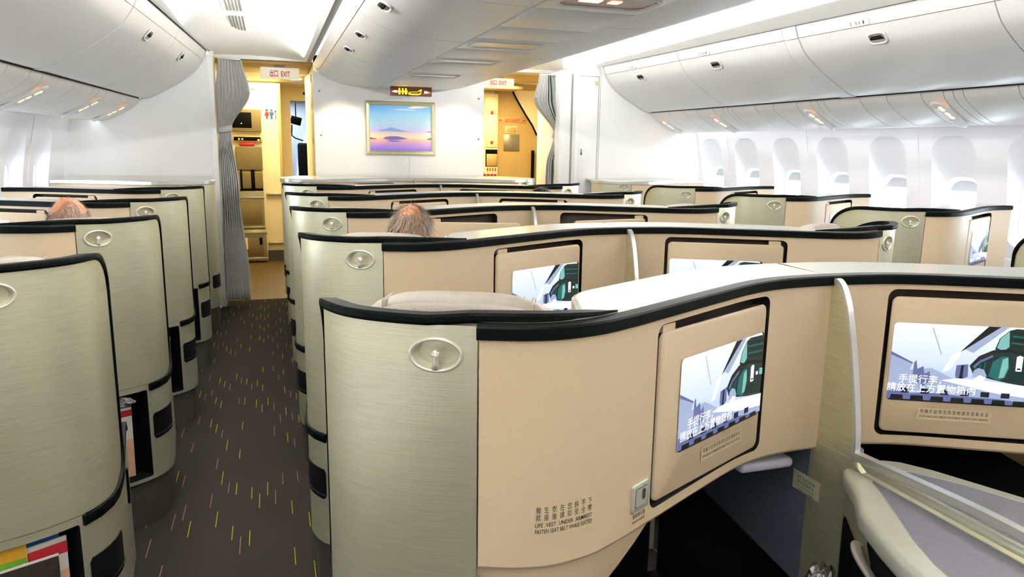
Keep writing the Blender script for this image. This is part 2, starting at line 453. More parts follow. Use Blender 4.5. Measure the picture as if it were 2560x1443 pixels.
HK = (TX(.165), 1.168)                          # coat hook centre
MA, MBv = S(TM0, 0), S(TM1, 0)
MU = (MBv - MA).normalized(); MN = Vector((MU.y, -MU.x, 0)); ML = (MBv - MA).length
def MP(s, z, o=0.): return MA + MU * s + MN * o + Vector((0, 0, z))
SCR = (.086, .432, .902, 1.102)                 # screen rectangle on the monitor

def screen_mesh(m, variant):
    """lit picture of an open overhead locker with a green suitcase, shown on the display; (a,b) picture coords 0..1.77 x 0..1"""
    mb = MB(); W, H = 1.77, 1.0
    mats = [sky_display(), emis('pale', '#b9c8ec', .5), emis('violet', '#7d86c0', .42), emis('navy', '#10143a', .3), emis('black', '#060810', .2),
            emis('teal', '#1f7f7a', .45), emis('green', '#123a34', .4), emis('mint', '#8fd8d0', .5), emis('white', '#f6f9ff', .75), emis('grey', '#5a5f78', .4), emis('letter', '#ffffff', .9)]
    lay = [0]
    def F(a, b):
        s0, s1, z0, z1 = SCR
        s = (s0 + (s1 - s0) * a / W) if m > 0 else (s1 - (s1 - s0) * a / W)
        return MP(s, z0 + (z1 - z0) * b / H, .0012 + lay[0] * .00018)
    def P(pts, mi):
        lay[0] += 1
        mb.poly([F(min(max(a, 0), W), min(max(b, 0), H)) for a, b in pts], mi)
    P(rrect(0, W, 0, H, .05), 4)
    P(rrect(0, W - .035, .02, H, .05), 0)
    P([(0, .02), (0, .46), (.22, .40), (.50, .44), (.80, .30), (W - .035, .22), (W - .035, .02)], 1)
    P([(0, .63), (.10, .58), (.27, .50), (.24, .40), (.10, .34), (0, .33)], 1)
    P([(0, .63), (.27, .50), (.27, .48), (0, .59)], 2)
    P([(.28, .30), (.285, .50), (.31, .53), (.33, .42), (.40, .46), (.42, .36), (.48, .40), (.50, .28), (.42, .20)], 2)
    P([(.0, .02), (0, .16), (.25, .10), (.55, .12), (.9, .10), (W - .035, .08), (W - .035, .02)], 2)
    P([(.45, .95), (.46, .96), (.60, .62), (.59, .61)], 1); P([(.62, .40), (.72, .62), (.86, .72), (.80, .60), (.70, .42)], 8)
    P([(.80, .66), (.86, .70), (1.24, 1.0), (1.10, 1.0)], 4)
    P([(.86, .70), (1.24, 1.0), (1.33, 1.0), (.96, .66)], 1)
    P([(1.20, .72), (1.24, .86), (1.34, .96), (1.42, .985), (W - .035, .97), (W - .035, .66), (1.30, .66)], 6)
    P([(1.22, .74), (1.25, .86), (1.34, .95), (1.36, .76), (1.30, .70)], 7)
    for i in range(5): P([(1.38, .76 + .042 * i), (W - .035, .735 + .042 * i), (W - .035, .748 + .042 * i), (1.38, .775 + .042 * i)], 5 if i % 2 else 4)
    P([(.93, .50), (1.02, .62), (1.18, .70), (1.36, .72), (W - .035, .66), (W - .035, .26), (1.42, .30), (1.20, .34), (.98, .40)], 6)
    P([(.95, .52), (1.03, .63), (1.18, .71), (1.36, .73), (W - .035, .67), (W - .035, .635), (1.36, .695), (1.18, .67), (1.04, .59), (.97, .49)], 4)
    P([(.97, .50), (1.04, .57), (1.18, .65), (1.19, .625), (1.05, .545), (.99, .47)], 2)
    P([(1.16, .38), (1.19, .56), (1.28, .635), (1.36, .64), (1.39, .50), (1.36, .38), (1.28, .33)], 5)
    P([(1.28, .36), (1.30, .60), (1.36, .63), (1.375, .50), (1.34, .37)], 7)
    for i in range(3): P([(.99 + .05 * i, .42), (1.0 + .05 * i, .50 + .03 * i), (1.012 + .05 * i, .50 + .03 * i), (1.002 + .05 * i, .42)], 5)
    P([(1.46, .46), (1.455, .64), (1.49, .66), (1.53, .645), (1.53, .46)], 8); P([(1.475, .48), (1.475, .50), (1.515, .50), (1.515, .48)], 4)
    P([(1.58, .52), (1.58, .56), (1.63, .56), (1.63, .52)], 8); P([(1.66, .51), (1.66, .59), (W - .035, .58), (W - .035, .50)], 7)
    P([(.97, .36), (.98, .44), (1.03, .48), (1.10, .46), (1.14, .38), (1.10, .33)], 1); P([(.99, .34), (1.06, .39), (1.13, .36), (1.10, .31), (1.02, .31)], 8)
    P([(.77, .38), (.775, .50), (.91, .52), (.92, .36), (.84, .32), (.79, .32)], 2); P([(.82, .33), (.83, .50), (.86, .51), (.86, .33)], 3)
    P([(.61, .30), (.80, .335), (1.15, .32), (1.40, .30), (W - .035, .27), (W - .035, .09), (1.30, .16)], 8)
    P([(.61, .30), (1.0, .215), (1.30, .165), (W - .035, .12), (W - .035, .05), (1.30, .10), (.80, .21)], 1)
    for i in range(7):
        a = .03 + .24 * i; P([(a, .03), (a + .01, .085), (a + .15, .085), (a + .16, .03)], 4)
    for i in range(6):
        a = .15 + .235 * i; P([(a, .115), (a, .18), (a + .10, .18), (a + .10, .115)], 3)
    lay[0] += 1
    h = .085
    mb.text('*手提行李，', h, lambda u, v: F(.36 + u, .30 + v), 10)
    mb.text('*請放在上方置物箱內', h, lambda u, v: F(.50 + u, .185 + v), 10)
    return mb, mats

def suite_parts(m, front=False):
    """returns list of (part name, builder, materials, parent part or None)"""
    out = []
    mir = m < 0
    tu = lambda tc: (lambda u: tc + m * u)       # reader's right -> curve direction
    # --- metal shell with the hook cut into it
    b = MB(); T0, T1 = TE, TB - .003; zt_top = ZS - .018 if not front else ZD - .02
    zb = rounded(T0, T1, .585, zt_top, .075, 0)[0]; EA, EB = .26, .135
    zt = (lambda T: zt_top - (EB - EB * math.sqrt(max(0, 1 - (1 - min(1, (T - TE) / EA)) ** 2)))) if not front else (lambda T: zt_top)
    hT0, hT1, hz0, hz1 = HK[0] - .06, HK[0] + .06, HK[1] - .036, HK[1] + .036
    f = lambda a0, a1, lo, hi, n, k: b.grid(lambda u, v: S(a0 + (a1 - a0) * u, lo(a0 + (a1 - a0) * u) + (hi(a0 + (a1 - a0) * u) - lo(a0 + (a1 - a0) * u)) * v), n, k, 0, True)
    f(T0, hT0, zb, zt, 16, 10)
    f(hT0, hT1, zb, lambda T: hz0, 8, 8); f(hT0, hT1, lambda T: hz1, zt, 8, 2); f(hT1, T1, zb, zt, 4, 10)
    ell = [(HK[0] + .041 * math.cos(2 * PI * k / 36), HK[1] + .0255 * math.sin(2 * PI * k / 36)) for k in range(36)]
    # ring between cell rectangle and ellipse
    rect = []
    for k in range(36):
        a = 2 * PI * k / 36; c, s_ = math.cos(a), math.sin(a); q = min(.06 / max(abs(c), 1e-6), .036 / max(abs(s_), 1e-6))
        rect.append((HK[0] + c * q, HK[1] + s_ * q))
    cor = math.atan2(.036, .06)
    for base, sgn in ((cor, 1), (PI - cor, 1), (PI + cor, 1), (2 * PI - cor, 1)):
        k = round(base / (2 * PI) * 36) % 36; c, s_ = math.cos(base), math.sin(base)
        rect[k] = (HK[0] + math.copysign(.06, c), HK[1] + math.copysign(.036, s_))
    b.loft([[S(t, z) for t, z in rect], [S(t, z) for t, z in ell]], 0, True)
    b.grid(lambda u, v: S(T0 + (T1 - T0) * u, zb(T0 + (T1 - T0) * u) + (zt(T0 + (T1 - T0) * u) - zb(T0 + (T1 - T0) * u)) * v, -.022), 24, 6, 0, True)
    # inward wing behind the desk top, ending at the tip
    if not front:
        wing = lambda T: -.03 - .0 * (T - TB)
        b.grid(lambda u, v: S(TB - .02 + (.31 + .0) * u, ZD - .05 + (ZS - .016 - ZD + .05) * v, -.030 - .012 * math.sin(PI * u)), 20, 1, 0, True)
    out.append(('back_shell', b, 'brush', None))
    # --- hook
    b = MB()
    def HP(a, rx, rz, o): return S(HK[0] + rx * math.cos(a), HK[1] + rz * math.sin(a), o)
    n = 36; A = [2 * PI * k / n for k in range(n)]
    prof = [(.047, .031, .0), (.0465, .0305, .0035), (.044, .028, .005), (.041, .0255, .0042), (.0395, .0242, 0), (.0385, .0235, -.018), (.034, .0205, -.030), (.0, .0, -.034)]
    b.loft([[HP(a, rx, rz, o) for a in A] for rx, rz, o in prof], 0, True)
    pr = [(0, -.0235, -.002), (0, -.014, .0), (0, -.004, -.001), (0, .002, -.0015)]
    pts = [S(HK[0] + t, HK[1] + z, o) for t, z, o in pr]
    b.tube(pts, [.0085, .0048, .006, .0085], 12, 0, True, True)
    b.ball(S(HK[0], HK[1] + .001, -.001), (.0085, .006, .0085), 0, 12, 8)
    out.append(('coat_hook', b, 'hook', 'back_shell'))
    # --- shell trim: tip on the desk, along the top, down the aisle edge, round to the bumper
    if not front:
        b = MB(); P, N, sc = [], [], []
        zc = ZS - .009
        for k in range(17):                       # inside wing, from the tip to the joint
            u = 1 - k / 16; P.append(S(TB - .02 + .315 * u, zc - .012 * u * u, -.026 - .012 * math.sin(PI * u))); N.append(SN(TB - .02 + .315 * u)); sc.append((max(.12, min(1, (1 - u) * 6)), 1))
        r = .055
        for k in range(1, 13):
            T = TB - .02 + (TE + EA - TB + .02) * k / 12
            P.append(S(T, zc, -.026 + .026 * min(1, k / 3.))); N.append(SN(T)); sc.append((1, 1))
        for k in range(1, 17):
            a = PI / 2 * k / 16; P.append(S(TE + EA - EA * math.sin(a), zc - EB + EB * math.cos(a), 0)); N.append(SN(TE + EA - EA * math.sin(a))); sc.append((1 - .25 * k / 16, 1 - .3 * k / 16))
        r = EB
        for k in range(1, 9):
            z = zc - r + (.575 + .075 - zc + r) * k / 8; P.append(S(TE, z, 0)); N.append(SN(TE)); sc.append((.75, .6 - .1 * math.sin(PI * k / 8)))
        r2 = .075
        for k in range(1, 8):
            a = PI / 2 * k / 7; P.append(S(TE + r2 - r2 * math.cos(a), .575 + r2 - r2 * math.sin(a), 0)); N.append(SN(TE + r2 - r2 * math.cos(a))); sc.append((.75 + .35 * k / 7, .6 + .9 * k / 7))
        TBu = TX(.052)
        for k in range(1, 6):
            T = TE + r2 + (TBu - TE - r2) * k / 5; P.append(S(T, .575 - .006 * k / 5, 0)); N.append(SN(T)); sc.append((1.1, 1.5))
        b.sweep(P, N, lambda i: [(.0075 * sc[i][0], -.009 * sc[i][1]), (.009 * sc[i][0], -.004 * sc[i][1]), (.009 * sc[i][0], .004 * sc[i][1]), (.0075 * sc[i][0], .009 * sc[i][1]),
                                 (-.020 * sc[i][0], .0095 * sc[i][1]), (-.022 * sc[i][0], .008 * sc[i][1]), (-.022 * sc[i][0], -.008 * sc[i][1])], 0, False)
        out.append(('shell_trim', b, 'trim', None))
    # --- desk trim
    b = MB(); P = [S(TB - .004 + (K.L - TB + .004) * k / 40, ZD - .012) for k in range(41)]; N = [SN(TB + (K.L - TB) * k / 40) for k in range(41)]
    b.sweep(P, N, lambda i: [(.006, -.0125), (.0085, -.010), (.0085, .008), (.006, .0115), (-.006, .0125), (-.02, .0125), (-.02, -.0125)], 0, False)
    out.append(('desk_trim', b, 'trim' if not front else 'alu', None))
    # --- desk top and its inner side
    b = MB()
    def dep(T):
        s = min(max((T - TB - .16) / .25, 0), 1); s = s * s * (3 - 2 * s); return .034 + .168 * s
    if not front:
        prof = lambda T: [(-.016, ZD - .02), (-.016, ZD + .0005), (-dep(T) + .012, ZD + .0005), (-dep(T), ZD - .006), (-dep(T), .79)]
        b.loft([[S(TB + (K.L - TB) * k / 40, z, o) for o, z in prof(TB + (K.L - TB) * k / 40)] for k in range(41)], 0, False, False)
        out.append(('desk_top', b, 'brushtop', None))
        b = MB(); b.grid(lambda u, v: S(TB + .05 + (K.L - TB - .05) * u, .79 * v, -.06 - .69 * u * u), 24, 2, 0, True); b.grid(lambda u, v: S(TB + .05 + (K.L - TB - .05) * u, .782, -.05 - (.01 + .69 * u * u) * v), 24, 1, 0, True); b.grid(lambda u, v: S(TB + .05 + (K.L - TB - .05) * u, .004, -.01 - (.05 + .69 * u * u) * v), 24, 1, 0, True)
        out.append(('footwell_shade', b, 'dark', None))  # black sheets stand in for the shade under the desk
    # --- beige panel with monitor recess
    b = MB(); zl, zh = .785, ZD - .024
    hz = (.806, 1.184)
    def patch(T0, T1, z0, z1, nT, nz): b.grid(lambda u, v: S(T0 + (T1 - T0) * u, z0 + (z1 - z0) * v), nT, nz, 0, True)
    c0, c1, cz0, cz1 = TM0 - .012, TM1 + .012, hz[0] - .010, hz[1] + .008
    patch(TB, c0, zl, zh, 22, 4); patch(c1, K.L, zl, zh, 12, 4); patch(c0, c1, zl, cz0, 10, 1); patch(c0, c1, cz1, zh, 10, 1)
    holed(b, c0, c1, cz0, cz1, (TM0, TM1, hz[0], hz[1]), .022, 0., 0, 12, .05, 1, True, 2)  # recess walls and back coloured dark as gap shade
    lip = [(0., zl), (-.003, zl - .006), (-.010, zl - .009), (-.05, zl - .006)]
    b.loft([[S(TB + (K.L - TB) * k / 40, z, o) for o, z in lip] for k in range(41)], 0, True, False)
    b.grid(lambda u, v: S(TB, zl + (zh - zl) * v, -.02 * u), 1, 4, 0, False)
    out.append(('desk_panel', b, ['beige', 'groove', 'recess'], None))
    # --- monitor
    b = MB(); mz0, mz1 = .817, 1.166; g = .012
    rings = []
    for o, ins in ((-.026, .003), (-.006, .0), (-.0025, .001), (-.0005, .004)):
        rings.append([MP(s, z, o) for s, z in rrect(g + ins, ML - g - ins, mz0 + ins, mz1 - ins, .016)])
    b.loft(rings[:2], 1, False, True, True, False); b.loft(rings[1:], 0, True, True, False, True)  # beige monitor's sides painted dark for the shade in the gap
    b.loft([[MP(s, z, o) for s, z in rrect(g + .012, g + .055, mz1 - .004, mz1 + .014, .002)] for o in (-.022, -.006)], 0, False, True, True, True)
    out.append(('monitor', b, ['beige', 'groove'], None))
    sb, smats = screen_mesh(m, 0)
    b2 = MB()
    out.append(('screen', sb, smats, 'monitor'))
    b = MB()
    q = (lambda u, v: MP((.27 + u) if m > 0 else (.27 - u), .868 + v, .0011))
    b.poly([q(u, v) for u, v in rrect(-.086, .086, -.013, .0175, .001)], 1)
    q2 = (lambda u, v: q(u, v) + MN * .0004)
    b.text('飛 機 於 起 飛 及 降 落 時 請 將 螢 幕 收 妥', .0085, lambda u, v: q2(u, v + .009), 0, .158)
    b.text('*STOW AND LATCH MONITOR DURING TAKEOFF AND LANDING', .006, lambda u, v: q2(u, v - .004), 0, .160)
    out.append(('notice_label', b, ['black', 'label'], 'monitor'))
    # --- release button and its label
    b = MB(); tc = TM0 - .038; zc = .852
    P3 = lambda u, v, o: S(tc + u, zc + v, o)
    b.loft([[P3(u, v, o) for u, v in rrect(-.029 + i, .029 - i, -.029 + i, .029 - i, .007)] for o, i in ((0, 0), (.003, 0), (.0045, .002))], 0, True, True, False, True)
    b.loft([[P3(u, v, o) for u, v in rrect(-.0195, .0195, -.0195, .0195, .003)] for o in (.0044, .0048)], 1, False, True, False, True)
    b.loft([[P3(u, v, o) for u, v in rrect(-.0183, .0183, -.0183, .0183, .003)] for o in (.0046, .0058)], 0, False, True, False, True)
    b.loft([[P3(m * .007 + u, .004 + v, o) for u, v in rrect(-.0055, .0055, -.011, .011, .005)] for o in (.0057, .0062)], 2, False, True, False, True)
    q = lambda u, v: S(tc + m * u, zc - .045 + v, .0014)
    b.text('螢 幕 釋 出 鈕', .007, lambda u, v: q(u, v + .006), 1, .042)
    b.text('*MONITOR RELEASE', .0055, lambda u, v: q(u, v - .005), 1, .042)
    out.append(('release_button', b, ['tablegrey', 'groove', 'plinth'], 'desk_panel'))
    # --- life vest label
    b = MB(); tc = TM0 - .238; zc = .872
    q = lambda u, v, o=.0014: S(tc + m * u, zc + v, o)
    b.grid(lambda u, v: q(-.066 + .132 * u, -.034 + .064 * v, .0006), 24, 1, 1, True)
    b.text('救  生  衣  在  您  扶  手  下', .0095, lambda u, v: q(u, v + .020), 0, .112)
    b.text('就  座  後  請  扣  安  全  帶', .0095, lambda u, v: q(u, v + .006), 0, .112)
    b.text('*LIFE  VEST  UNDER  ARMREST', .008, lambda u, v: q(u, v - .008), 0, .114)
    b.text('*FASTEN SEAT BELT WHILE SEATED', .008, lambda u, v: q(u, v - .020), 0, .114)
    out.append(('notice_label', b, ['black', 'label'], 'desk_panel'))
    # --- lower body with literature pocket
    b = MB(); zB, zT = .19, .583
    p0, p1 = TX(.058), TX(.262)
    def gp(T0, T1, z0, z1, nT, nz): b.grid(lambda u, v: S(T0 + (T1 - T0) * u, z0 + (z1 - z0) * v), nT, nz, 0, True)
    arm = lambda T: .585 + .062 * min(1, max(0, (TE - T) / .14)) - (.02 if T < .02 else 0)
    b.grid(lambda u, v: S(TE * u, zB + (arm(TE * u) - zB) * v), 16, 4, 0, True)
    b.grid(lambda u, v: S(TE * u, zB + (arm(TE * u) - zB) * v, -.05), 16, 4, 0, True)
    b.grid(lambda u, v: S(TE * u, arm(TE * u), -.05 * v), 16, 1, 0, False)
    b.grid(lambda u, v: S(0, zB + (arm(0) - zB) * u, -.05 * v), 4, 1, 0, False)
    gp(TE, p0 - .006, zB, zT, 12, 4); gp(p1 + .006, TB + .10, zB, zT, 6, 4)
    holed(b, p0 - .006, p1 + .006, zB, zT, (p0, p1, .205, .562), .008, 0., 0, 10, .075, 1)
    b.grid(lambda u, v: S(TE + (TB - TE) * u, zT, -.05 * v), 20, 1, 0, False)
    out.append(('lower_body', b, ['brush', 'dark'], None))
    b = MB(); P = [S(.004 + (TE + .02 - .004) * k / 20, arm(.004 + (TE - .004) * k / 20) + .003) for k in range(21)]; N = [SN(max(.02, TE * k / 20)) for k in range(21)]
    b.sweep(P, N, lambda i: [(.006, -.008), (.008, -.004), (.007, .007), (-.012, .009), (-.028, .007), (-.029, -.008)], 0, False)
    out.append(('armrest_cap', b, 'trim', None))
    b = MB(); zb, zt = rounded(TV + .012, TX(.047), .352, .458, .012, .012, .012, .012)
    slab(b, TV + .012, TX(.047), lambda T: zb(T), lambda T: zt(T), .003, .006, 0, 20, 4)
    P = [S(TV + .012 + (TX(.047) - TV - .012) * k / 12, .366, .004) for k in range(13)]
    b.tube(P, .0022, 6, 0)
    out.append(('vent_panel', b, 'vent', None))
    b = MB(); slab(b, TE - .085, TE - .070, lambda T: .42, lambda T: .53, .007, .012, 0, 3, 4)
    out.append(('handle', b, 'trim', None))
    b = MB(); b.grid(lambda u, v: S((TB + .3) * u, .0 + .192 * v, -.014), 40, 2, 0, True); b.grid(lambda u, v: S((TB + .3) * u, .192, -.014 * (1 - v)), 40, 1, 0, False)
    out.append(('plinth', b, 'plinth', None))
    # --- beige shroud under the panel
    b = MB()
    def sh(u, v):
        z = .79 - .60 * v
        w = .40 * (1 - min(1, v / .42) ** 1.5) + .06
        return S(TB - .01 + w * u, z, -.020 - .05 * v * u - .06 * u * v)
    b.grid(sh, 14, 18, 0, True)
    b.grid(lambda u, v: sh(1, v) + Vector((0, .30 * u, 0)), 4, 18, 0, True)
    out.append(('underside_shroud', b, 'beige', None))
    if front:
        TF = K.find(lambda x, y: y <= .60); keep = [q for q in out if q[0] not in ('lower_body', 'plinth', 'armrest_cap', 'handle')]
        b = MB(); b.grid(lambda u, v: S(TF + (TB - TF) * u, .19 + (.60 - .19) * v), 30, 4, 0, True); keep.append(('lower_body', b, 'brush', None))
        b = MB(); b.grid(lambda u, v: S(TF + (K.L - TF) * u, .192 * v, -.014), 40, 2, 0, True); keep.append(('plinth', b, 'plinth', None)); out = keep
    if not front:
        # --- seat behind the shell, angled towards the desk
        rz = -math.radians(24); R = Matrix.Rotation(rz, 3, 'Z'); o0 = Vector((.255, .25, 0))
        def L(p): return R @ Vector(p) + o0
        def pad(mb, x0, x1, y0, y1, z0, z1, rx, mi=0, tilt=0., n=5, drop=0.):
            bm = bmesh.new(); bmesh.ops.create_cube(bm, size=1)
            for v in bm.verts: v.co = Vector((x0 + (v.co.x + .5) * (x1 - x0), y0 + (v.co.y + .5) * (y1 - y0), z0 + (v.co.z + .5) * (z1 - z0)))
            if drop: bmesh.ops.bisect_plane; [bmesh.ops.bisect_plane(bm, geom=bm.verts[:] + bm.edges[:] + bm.faces[:], plane_co=(x0 + (x1 - x0) * q / 10, 0, 0), plane_no=(1, 0, 0)) for q in range(1, 10)]
            bmesh.ops.bevel(bm, geom=[e for e in bm.edges if len(e.link_faces) == 2 and e.calc_face_angle(0) > .3], offset=rx, segments=n, affect='EDGES', profile=.5)
            for v in bm.verts:
                if drop: v.co.z -= drop * min(1, abs(v.co.x - (x0 + x1) / 2) / ((x1 - x0) / 2)) ** 4 * max(0, (v.co.z - z0) / (z1 - z0))
                v.co.y += tilt * (v.co.z - z0); v.co = L(v.co)
            mb.bm(bm, mi, True)
        b = MB(); pad(b, -.235, .235, .0, .115, .47, 1.14, .045, 0, .05)
        out.append(('seat_back', b, 'seat', None))
        b = MB(); pad(b, -.20, .20, .006, .075, 1.06, ZS - .018, .026, 0, .05, 5, .045)
        for s_ in (-1, 1): pad(b, s_ * .150 - .004, s_ * .150 + .004, .004, .077, 1.07, ZS - .030, .003, 0, .05, 2)
        out.append(('headrest', b, 'leather', 'seat_back'))
        b = MB()
        pad(b, -.215, .215, -.022, .03, 1.03, ZS - .034, .018, 0, .05, 5, .05)
        out.append(('headrest_cover', b, 'fabric', 'seat_back'))
        b = MB(); pad(b, -.25, .25, .08, .60, .36, .48, .04, 0)
        out.append(('seat_cushion', b, 'seat', None))
        b = MB(); pad(b, -.22, .22, .12, .56, .02, .37, .01, 0, 0, 2)
        out.append(('seat_base', b, 'plinth', None))
        b = MB(); b.box(.99, 1.145, .30, .50, .726, .752, 0, .010, 3); out.append(('tray_table', b, 'lavender', None))
    return out

_suite_cache = {}
def make_suite(name, X, Y, m, label, cat, group, front=False, hide=()):
    key = (m, front)
    if key not in _suite_cache:
        root = empty(name); made = {}
        for nm, b, mats, par in suite_parts(m, front):
            o = b.build(nm, mats, made[par] if par else root, m < 0)
            made.setdefault(nm, o)
        _suite_cache[key] = root; r = root; _suite_cache[(key, 'free')] = True
    if _suite_cache.get((key, 'free')): r = _suite_cache[key]; _suite_cache[(key, 'free')] = False
    else: r = copy_tree(_suite_cache[key])
    r.name = name; r.location = (X, Y, 0)
    tag(r, label, cat, group)
    return r
def child(r, stem):
    for c in r.children:
        if c.name.split('.')[0] == stem: return c
        for d in c.children:
            if d.name.split('.')[0] == stem: return d
# ------------------------------------------------------------------ cabin cross-section (cabin narrows towards the nose)
def lerp_tab(y, tab):
    if y <= tab[0][0]: return tab[0][1]
    for (a, va), (b, vb) in zip(tab, tab[1:]):
        if y <= b: return va + (vb - va) * (y - a) / (b - a)
    return tab[-1][1]
WR = [(-3, .19), (2, .18), (3.1, .15), (4.5, .09), (6.95, 0), (12, -.25)]
WL = [(-3, .14), (2, .12), (3.6, .07), (4.8, 0), (7.3, -.14), (12, -.4)]
def side(y, sd): return lerp_tab(y, WR if sd > 0 else WL)
def X(x, y, sd): return sd * (x + side(y, sd))
BIN = [(1.926, 2.237), (1.955, 2.19), (1.987, 2.147), (2.04, 2.10), (2.10, 2.055), (2.17, 2.01), (2.242, 1.97), (2.30, 1.936), (2.349, 1.912), (2.40, 1.895), (2.431, 1.892)]
HEAD = [(1.895, 2.315), (1.902, 2.293), (1.912, 2.265), (1.925, 2.24)]
PSU = [(2.456, 1.886), (2.464, 1.868), (2.48, 1.842), (2.53, 1.80), (2.59, 1.764), (2.65, 1.733), (2.714, 1.708), (2.786, 1.692)]
WALL = [(2.985, 1.735), (3.01, 1.66), (3.05, 1.45), (3.085, 1.25), (3.10, 1.05), (3.09, .8), (3.02, .45), (2.93, 0.)]
def wallx(z):
    for (a, za), (b, zb) in zip(WALL, WALL[1:]):
        if z >= zb: return a + (b - a) * (za - z) / (za - zb)
    return WALL[-1][0]
SEC = lambda pts: Curve2(pts, 4)
CB, CH, CP = SEC(BIN), SEC(HEAD), SEC(PSU)
YF = {1: 6.95, -1: 7.3}; YB = -2.6

def secpt(cv, t, y, sd, o=0.):
    x, z = cv.at(t * cv.L); nx, nz = cv.nrm(t * cv.L)       # nrm points to the cabin side? fix sign below
    if nx > 0 or nz > 0: nx, nz = -nx, -nz
    return Vector((sd * (x + nx * o + side(y, sd)), y, z + nz * o))

# hull / setting ------------------------------------------------------
b = MB(); b.box(-3.4, 3.4, YB, 7.62, -.06, 0, 0); struct(b.build('floor', 'carpet'))
b = MB(); b.box(-3.4, 3.4, 7.62, 13.2, -.06, .001, 0); struct(b.build('floor', 'lino'))
# crown of the fuselage
b = MB(); arc = [(3.02, 1.72), (2.95, 2.05), (2.6, 2.45), (2.0, 2.72), (1.0, 2.84), (0, 2.86), (-1.0, 2.84), (-2.0, 2.72), (-2.6, 2.45), (-2.95, 2.05), (-3.02, 1.72)]
ys = [YB, 0, 2, 4.5, 7, 9, 13.2]
b.loft([[(x + (side(y, 1 if x > 0 else -1) if x else 0) * (1 if x > 0 else -1), y, z) for x, z in arc] for y in ys], 0, True, False)
struct(b.build('ceiling', 'ceil'))
b = MB(); b.box(-3.4, 3.4, YB - .05, YB, 0, 2.9, 0); struct(b.build('wall_rear', 'white'))
b = MB(); b.box(-3.4, 3.4, 13.2, 13.25, 0, 2.9, 0); struct(b.build('wall_front', 'cream'))

# side walls with window bays
WP = .555; WY0 = 3.94
wn = [0]
def window_bay(wall, sd, yc):
    y0, y1 = yc - WP / 2, yc + WP / 2
    zc0, zc1 = .86, 1.70
    hole, outer = rr_pair(yc - .172, yc + .172, .93, 1.637, .13, y0, y1, zc0, zc1, 8, 5)
    W = lambda y, z, o=0.: Vector((sd * (wallx(z) + side(y, sd) + o), y, z))
    wall.loft([[W(y, z) for y, z in outer], [W(y, z) for y, z in hole]], 0, True)
    wn[0] += 1; nm = 'window_%d' % wn[0]
    # scooped reveal that narrows to the pane
    yy = yc - .02; rv = MB()
    def ringp(k, ww, zb, zt, r, o, dy=0.):
        a, _ = rr_pair(yc + dy - ww, yc + dy + ww, zb, zt, r, y0, y1, zc0, zc1, 8, 5)
        return [W(y, z, o) for y, z in a]
    rv.loft([ringp(0, .172, .93, 1.637, .13, 0), ringp(0, .168, .934, 1.62, .13, .012), ringp(0, .158, .945, 1.52, .12, .045), ringp(0, .150, .952, 1.40, .115, .075), ringp(0, .146, .955, 1.36, .11, .085)], 0, True)
    w = struct(rv.build(nm, 'wall'))
    fr = MB(); fr.loft([ringp(0, .146, .955, 1.36, .11, .085), ringp(0, .143, .958, 1.357, .108, .080), ringp(0, .134, .966, 1.349, .10, .082), ringp(0, .122, .978, 1.337, .095, .105), ringp(0, .115, .985, 1.33, .09, .125)], 0, True)
    fr.build('window_frame', 'wall', w)
    sh = MB(); sh.loft([[W(y, z, .118) for y, z in ((yc - .116, 1.335), (yc + .116, 1.335))], [W(y, z, .118) for y, z in ((yc - .116, 1.268), (yc + .116, 1.268))], [W(y, z, .108) for y, z in ((yc - .116, 1.262), (yc + .116, 1.262))]], 0, False, False)
    sh.build('window_shade', 'shade', w)
    gl = MB(); gl.poly(ringp(0, .116, .984, 1.331, .09, .13), 0); gl.build('pane', 'glass', w)
for sd, nm in ((1, 'wall_right'), (-1, 'wall_left')):
    wall = MB(); bays = [WY0 + WP * k for k in range(-11, 6) if WY0 + WP * k + WP / 2 < YF[sd] + (.1 if sd > 0 else .1)]
    if sd < 0: bays = [y for y in bays]
    for yc in bays:
        if yc > 1.2: window_bay(wall, sd, yc)
        else: wall.grid(lambda u, v: (X(wallx(.86 + .84 * v), yc + WP * (u - .5), sd), yc + WP * (u - .5), .86 + .84 * v), 1, 5, 0, True)
    ya, yb = bays[0] - WP / 2, bays[-1] + WP / 2
    def strip(z0, z1, a, c, n=12, k=4): wall.grid(lambda u, v: (X(wallx(z0 + (z1 - z0) * v), a + (c - a) * u, sd), a + (c - a) * u, z0 + (z1 - z0) * v), n, k, 0, True)
    strip(0, .86, ya, yb); strip(1.70, 1.735, ya, yb, 12, 1)
    wall.grid(lambda u, v: (X(wallx(1.735 * v) + .004, yb - .03 + (13.2 - yb + .03) * u, sd), yb - .03 + (13.2 - yb + .03) * u, 1.735 * v), 60, 40, 0, True)
    wall.grid(lambda u, v: (X(wallx(1.735 * v) + .004, YB + (ya + .03 - YB) * u, sd), YB + (ya + .03 - YB) * u, 1.735 * v), 4, 40, 0, True)
    struct(wall.build(nm, 'wall'))
    g = MB()
    for k, yc in enumerate(bays):
        if k % 2 == 1 and yc > 1: 
            g.loft([[(X(wallx(z) - o, yc + WP / 2 + d, sd), yc + WP / 2 + d, z) for d, o in ((-.006, 0), (-.004, .004), (.004, .004), (.006, 0))] for z in (.3, .8, 1.05, 1.25, 1.45, 1.7)], 0, False, False)
    struct(g.build('trim_%d' % (1 if sd > 0 else 2), 'wall'))

